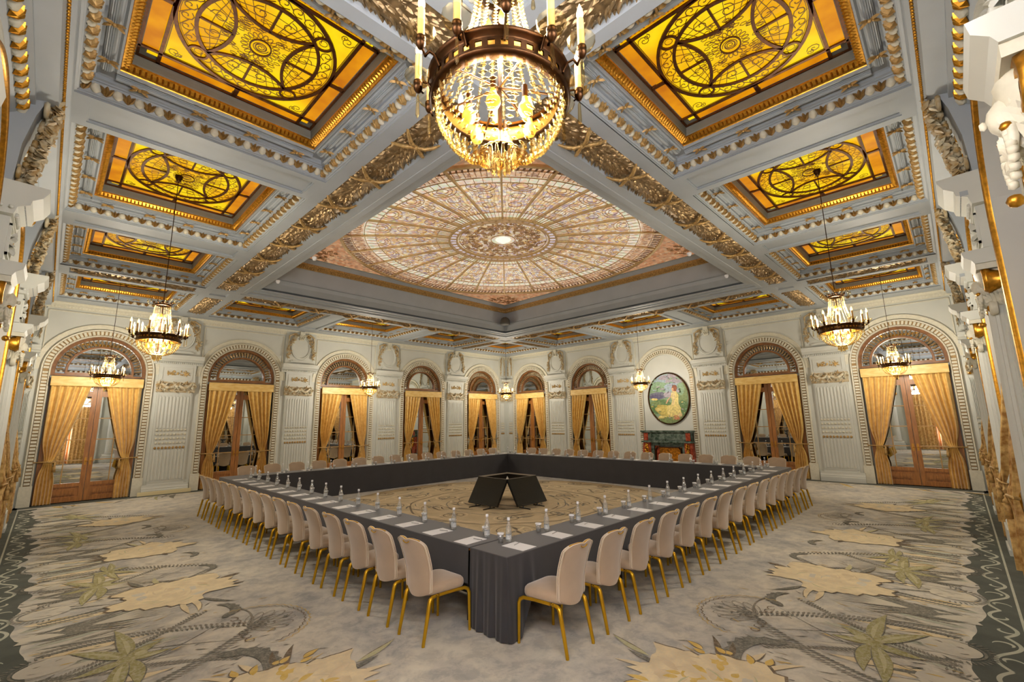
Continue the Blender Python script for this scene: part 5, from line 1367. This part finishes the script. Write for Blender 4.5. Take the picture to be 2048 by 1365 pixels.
# strip in local (s along the wall, w out of the wall); drawn on the near right side, mirrored to the others
def strip():
    F = Flat(); rd = random.Random(31)
    F.poly([(.13, .13), (L - .01, .13), (L - .01, .6), (.13, .6)], 1)
    # dark band with wavy inner edge
    def edge(s): return .90 + .07 * sin(s * 2.1) + .05 * abs(sin(s * 5.3 + .4)) + .03 * sin(s * 11)
    K = 420; S = [.62 + (L - 1.24) * i / K for i in range(K + 1)]
    F.poly([(s, .60) for s in S] + [(s, edge(s)) for s in reversed(S)], 1, True)
    # feathered light field
    F.line([(.62, .62), (L - .62, .62)], .022, 2)
    # rolling scroll
    s = .9; k = 0
    while s < L - 1:
        per = .80; P = []
        for i in range(25):
            t = i / 24; P.append((s + per * t, .76 + .085 * sin(2 * pi * t) * (1 if k % 2 else -1) + .0 * t))
        F.line(P, .032, 2, False)
        for s0, sg in ((s + .1, 1), (s + .48, -1)):
            Q = []
            for i in range(18):
                t = i / 17; r = .105 * (1 - .72 * t); a = -pi / 2 * sg + sg * t * 3.6 * (1 if k % 2 else -1)
                Q.append((s0 + .1 + r * cos(a), .76 + r * .9 * sin(a)))
            F.line(Q, .030, 2, True)
        s += per; k += 1
    # long feather streaks running inwards
    s = 1.3
    while s < L - 1.2:
        w0 = edge(s) + .03; dr = rd.uniform(-.35, .35); ln = rd.uniform(.5, 1.2)
        F.leafp((s, w0 + .02), pi / 2 + dr, ln, rd.uniform(.08, .22), rd.choice((3, 3, 2, 4)), rd.uniform(-.3, .3), 11 if rd.random() < .6 else None)
        if rd.random() < .5:
            F.leafp((s + .02, w0 + .05), pi / 2 + dr, ln * .8, .06, rd.choice((11, 7)), rd.uniform(-.3, .3))
        s += rd.uniform(.10, .2)
    def dashes(P, ln, wd, m, ang=.9, step=1, side=1):
        F.k += 1; F.hold = True
        for i in range(0, len(P) - 1, step):
            d = Vector(P[i + 1]) - Vector(P[i]); a = math.atan2(d.y, d.x) + ang * side
            q = Vector(P[i]); F.leafp(q, a, ln, wd, m, .3 * side)
        F.hold = False
    def curve(p0, p1, p2, n):
        p0, p1, p2 = map(Vector, (p0, p1, p2)); return [tuple((1 - t) ** 2 * p0 + 2 * t * (1 - t) * p1 + t * t * p2) for t in [i / n for i in range(n + 1)]]
    def feather(c, sg):
        # paired arcs of dark dashes bordering a long pale tongue
        for off, m_ in ((0, 7), (.09, 11)):
            P = curve((c - sg * (.32 + off), 1.05), (c - sg * (.42 + off), 1.8), (c + sg * .5, 2.75 + off), 46); dashes(P, .085, .028, m_, .8, 1, 1)
            P = curve((c + sg * (.28 + off), 1.05), (c + sg * (.5 + off), 1.7), (c + sg * 1.1, 2.3 + off), 46); dashes(P, .075, .026, m_, .8, 1, -1)
        F.line(curve((c, 1.0), (c + .05 * sg, 1.7), (c + sg * .75, 2.5), 24), .012, 7, True)
        F.blob((c, 1.12), .17, .2, 3); F.line([(c + .2 * cos(a), 1.12 + .22 * sin(a)) for a in [pi + pi * i / 14 for i in range(15)]], .02, 7, True)
        for i in range(22):
            a = pi + pi * i / 21; F.leafp((c + .24 * cos(a), 1.14 + .26 * sin(a)), a, .07, .02, 7)
    def shells(c):
        for sg in (-1, 1):
            F.leafp((c + sg * .05, .93), pi / 2 + sg * .35, .55, .23, 7, sg * .2)
            F.leafp((c + sg * .07, .90), pi / 2 + sg * .35, .40, .17, 3, sg * .2)
        for i in range(11):
            a = pi / 2 + (i - 5) * .13; F.leafp((c, 1.25), a, .62, .045, 7 if i % 2 else 11, 0)
        for i in range(8):
            a = pi / 2 + (i - 3.5) * .1; F.leafp((c, 1.45), a, .75, .03, 3, 0)
    def jag(c, w_, r, m_, n=64, seed=0, el=1.15, amp=.16):
        r_ = random.Random(seed); P = []; q = 1.
        for i in range(n):
            t = 2 * pi * i / n; lob = 1 + .10 * sin(5 * t + seed) + .07 * sin(8 * t + 2 * seed); q = r_.uniform(1 - amp, 1 + amp * .4)
            P.append((c + r * lob * q * cos(t), w_ + r * el * lob * q * sin(t)))
        F.poly(P, m_)
    def flower(c, w_, sc, yellow=0):
        sd = int(c * 10)
        for i in range(9):
            a = rd.choice((.2, 1.4, 1.8, 3.0, 4.6, 4.9, 6.0)) + rd.uniform(-.2, .2); r = sc * rd.uniform(.45, .62)
            F.leafp((c + r * cos(a), w_ + r * sin(a)), a, sc * rd.uniform(.25, .55), sc * .07, rd.choice((12, 8, 4, 7)), rd.uniform(-.5, .5), 8 if i % 2 else None)
        jag(c + .012, w_ - .014, sc * .60, 8, seed=sd); jag(c, w_, sc * .59, 4, seed=sd)
        for i in range(26):
            a = rd.uniform(0, 6.28); r = sc * rd.uniform(0, .42)
            F.blob((c + r * cos(a), w_ + r * 1.1 * sin(a)), sc * rd.uniform(.05, .13), sc * rd.uniform(.03, .08), rd.choice((4, 3, 10, 4, 5 if yellow else 4)), rd.uniform(0, 3), 12, .25, rd)
        for i in range(14):
            a = rd.uniform(0, 6.28); r = rd.uniform(.1, sc * .45); F.leafp((c + r * cos(a), w_ + r * sin(a)), a + 1, sc * .22, sc * .022, 10 if i % 3 else 12, .8)
        if yellow:
            for i in range(30):
                a = rd.uniform(0, 6.28); r = sc * rd.uniform(.2, .66); F.leafp((c + r * cos(a), w_ + r * sin(a)), a + rd.uniform(-.8, .8), sc * rd.uniform(.08, .2), sc * .07, 5, .4, 8 if r > .55 * sc else None)
    def lily(c, w_, sc, a0=0.):
        for i, (da, l_, wd_) in enumerate(((.0, .8, .13), (.5, .35, .12), (1.75, .30, .12), (2.75, .6, .12), (3.35, .75, .13), (4.1, .35, .12), (5.7, .6, .14))):
            F.leafp((c, w_), a0 + da, sc * l_, sc * wd_, 6, .5 if i % 2 else -.35, 7)
            if i % 2 == 0: F.leafp((c + .1 * sc * cos(a0 + da), w_ + .1 * sc * sin(a0 + da)), a0 + da, sc * l_ * .6, sc * wd_ * .3, 12, .5 if i % 2 else -.35)
        F.blob((c, w_), .06 * sc, .07 * sc, 6); F.blob((c + .05, w_ + .1 * sc), .05 * sc, .045 * sc, 12)
    def hook(c, w_, sc, sg=1, a0=0.):
        A, Bq = [], []
        for i in range(17):
            t = i / 16; a = a0 + sg * (-.4 + 2.3 * t); r = .42 * sc; th = .085 * sc * sin(pi * t) ** .7
            A.append((c + (r + th * (1.25 if i % 2 else .75)) * cos(a), w_ + (r + th * (1.25 if i % 2 else .75)) * sin(a))); Bq.append((c + (r - th) * cos(a), w_ + (r - th) * sin(a)))
        F.poly(A + list(reversed(Bq[1:-1])), 7)
        F.leafp((c + .40 * sc * cos(a0 - .4 * sg), w_ + .40 * sc * sin(a0 - .4 * sg)), a0 - .4 * sg + sg * 2.0, .42 * sc, .13 * sc, 7, -.5 * sg)
    def palmette(c, w_, sc, a0=pi / 2):
        for i in range(9):
            a = a0 + (i - 4) * .27; l_ = .62 * sc * (1 - .02 * (i - 4) ** 2)
            q = (c + l_ * .55 * cos(a), w_ + l_ * .55 * sin(a)); P = []
            for j in range(16):
                t = 2 * pi * j / 16; x, y = l_ * .45 * cos(t), l_ * .13 * sin(t); P.append((q[0] + x * cos(a) - y * sin(a), q[1] + x * sin(a) + y * cos(a)))
            F.line(P, .009, 11, closed=True)
        for rr, m_ in ((.70, 8), (.76, 5)):
            F.line([(c + sc * (rr + .03 * (i % 2)) * cos(a0 + (i - 20) * .075), w_ + sc * (rr + .03 * (i % 2)) * sin(a0 + (i - 20) * .075)) for i in range(41)], .009, m_)
        for sg in (-1, 1):
            for k in range(3):
                P = [(c + sg * (.12 + .1 * k) + .07 * (1 - t * .8) * cos(5 * t * sg), w_ - .05 + .07 * (1 - t * .8) * sin(5 * t * sg)) for t in [j / 12 for j in range(13)]]; F.line(P, .010, 8)
        n5 = 5; P = [(c + (.055 if j % 2 else .025) * sc * cos(a0 + j * pi / 5), w_ + .5 * sc + (.055 if j % 2 else .025) * sc * sin(a0 + j * pi / 5)) for j in range(10)]; F.poly(P, 7)
        for i in range(36):
            t = i / 35; F.leafp((c + .95 * sc * (t - .2) * 1.2, w_ - .12 + .25 * sin(2.2 * t)), 2.2 + t, .06, .016, 11, .4)
    for c, sg in ((3.3, 1), (5.95, 1), (6.7, -1), (8.35, 1), (9.6, -1), (10.7, 1), (12.1, -1), (13.6, 1), (15.1, -1)): feather(c, sg)
    F.k += 1; F.hold = True
    for i in range(900):
        q = (rd.uniform(2.5, 17), 1.0 + 1.9 * rd.random() ** 1.6); F.leafp(q, pi / 2 + rd.uniform(-.7, .7), rd.uniform(.05, .16), rd.uniform(.008, .02), rd.choice((11, 7, 11, 3, 5)), rd.uniform(-.5, .5))
    F.hold = False
    for c in (4.35, 7.55, 8.9, 11.2, 12.9, 14.6, 16.2): shells(c)
    for c, w_, sc, a0 in ((4.2, 1.5, .95, .3), (6.35, 1.62, 1.05, .15), (9.05, 1.58, 1.0, .2), (9.75, 1.75, .7, 3.2), (12.3, 1.5, .75, .2), (13.0, 1.55, .85, 0), (15.6, 1.6, .95, 2.9)): lily(c, w_, sc, a0)
    for c, w_, sc, sg, a0 in ((5.45, 2.1, .95, 1, .6), (6.95, 2.35, .62, -1, 2.4), (8.9, 2.6, .55, 1, .8), (9.9, 2.6, .5, -1, 2.2), (11.9, 2.4, .55, 1, .6), (13.1, 2.4, .5, -1, 2.4), (3.4, 2.3, .9, -1, 2.0)): hook(c, w_, sc, sg, a0)
    for c, w_, sc in ((6.25, 2.55, .75), (12.4, 2.7, .6)): palmette(c, w_, sc, 1.45)
    for c, w_, sc, ye in ((4.72, 2.42, .92, 1), (8.05, 2.25, .95, 0), (10.75, 2.30, .85, 0), (14.2, 2.22, .85, 0)): flower(c, w_, sc, ye)
    return F
F = strip(); sm_ = F.mb.mesh('carpet_strip', CM)
cp = struct(MB().box(.125, L - .005, .125, L - .005, -.006, 0).build('carpet', CG))
cp['kind'] = 'thing'; tag(cp, 'wall to wall patterned carpet in grey, cream and olive with dark scrolled border', 'carpet')
def mirror_xy(me):
    m2 = me.copy(); m2.transform(Matrix(((0, 1, 0, 0), (1, 0, 0, 0), (0, 0, 1, 0), (0, 0, 0, 1)))); m2.flip_normals(); return m2
base = .0006
for k, me in enumerate((sm_, mirror_xy(sm_))):
    o = bpy.data.objects.new('woven_border', me); COL.objects.link(o); o.parent = cp; o.location = (0, 0, base)
FB = Flat(); FB.poly([(.13, .01), (L - .13, .01), (L - .13, .45), (.13, .45)], 1)
q = random.Random(77); s = .9
while s < L - 1:
    FB.leafp((s, .5), pi / 2 + q.uniform(-1, 1), q.uniform(.4, 1.1), q.uniform(.05, .16), q.choice((7, 11, 6, 3, 5)), q.uniform(-.6, .6)); s += .14
fbm = FB.mb.mesh('far_strip', CM)
for loc, rz in (((L, L, base), pi), ((0, L, base), -pi / 2)):
    pass
o = child('woven_border', fbm, cp, (L, L, base)); o.rotation_euler.z = pi
o = child('woven_border', fbm.copy(), cp, (L, 0, base)); o.rotation_euler.z = pi / 2
# tan medallion inside the square of tables
FM = Flat(); rd = random.Random(41); c = (L / 2 - .05, L / 2 - .05)
FM.blob(c, 4.35, 4.35, 9, 0, 90, .012, rd)
for r, wd, m_ in ((4.3, .03, 8), (3.55, .025, 11), (3.4, .09, 10), (2.4, .045, 8), (2.25, .1, 10), (1.5, .03, 11), (.8, .03, 8)):
    FM.line([(c[0] + r * cos(2 * pi * i / 120) * (1 + .012 * sin(9 * 2 * pi * i / 120)), c[1] + r * sin(2 * pi * i / 120) * (1 + .012 * sin(9 * 2 * pi * i / 120))) for i in range(120)], wd, m_, closed=True)
for ring_r, n, rr in ((2.95, 12, .52), (1.85, 9, .3), (3.9, 22, .28)):
    for k in range(n):
        a = 2 * pi * k / n + ring_r; p = (c[0] + ring_r * cos(a), c[1] + ring_r * sin(a))
        for f_, m_ in ((1., 10), (.75, 8), (.55, 4), (.3, 11)): FM.line([(p[0] + rr * f_ * cos(2 * pi * i / 28), p[1] + rr * f_ * sin(2 * pi * i / 28)) for i in range(28)], .022 if m_ != 10 else .05, m_, closed=True)
        for j in range(8): FM.leafp(p, j * pi / 4 + a, rr * .7, rr * .14, rd.choice((10, 8, 11, 4)), .6)
for i in range(260):
    a = rd.uniform(0, 6.28); r = rd.uniform(.3, 4.1); FM.leafp((c[0] + r * cos(a), c[1] + r * sin(a)), a + pi / 2 + rd.uniform(-.5, .5), rd.uniform(.2, .6), rd.uniform(.02, .07), rd.choice((8, 11, 10, 4, 7)), .7)
o = child('woven_medallion', FM.mb.mesh('medallion', CM), cp, (0, 0, base))
print('layers', F.k, FM.k); print('objects', len(bpy.data.objects))
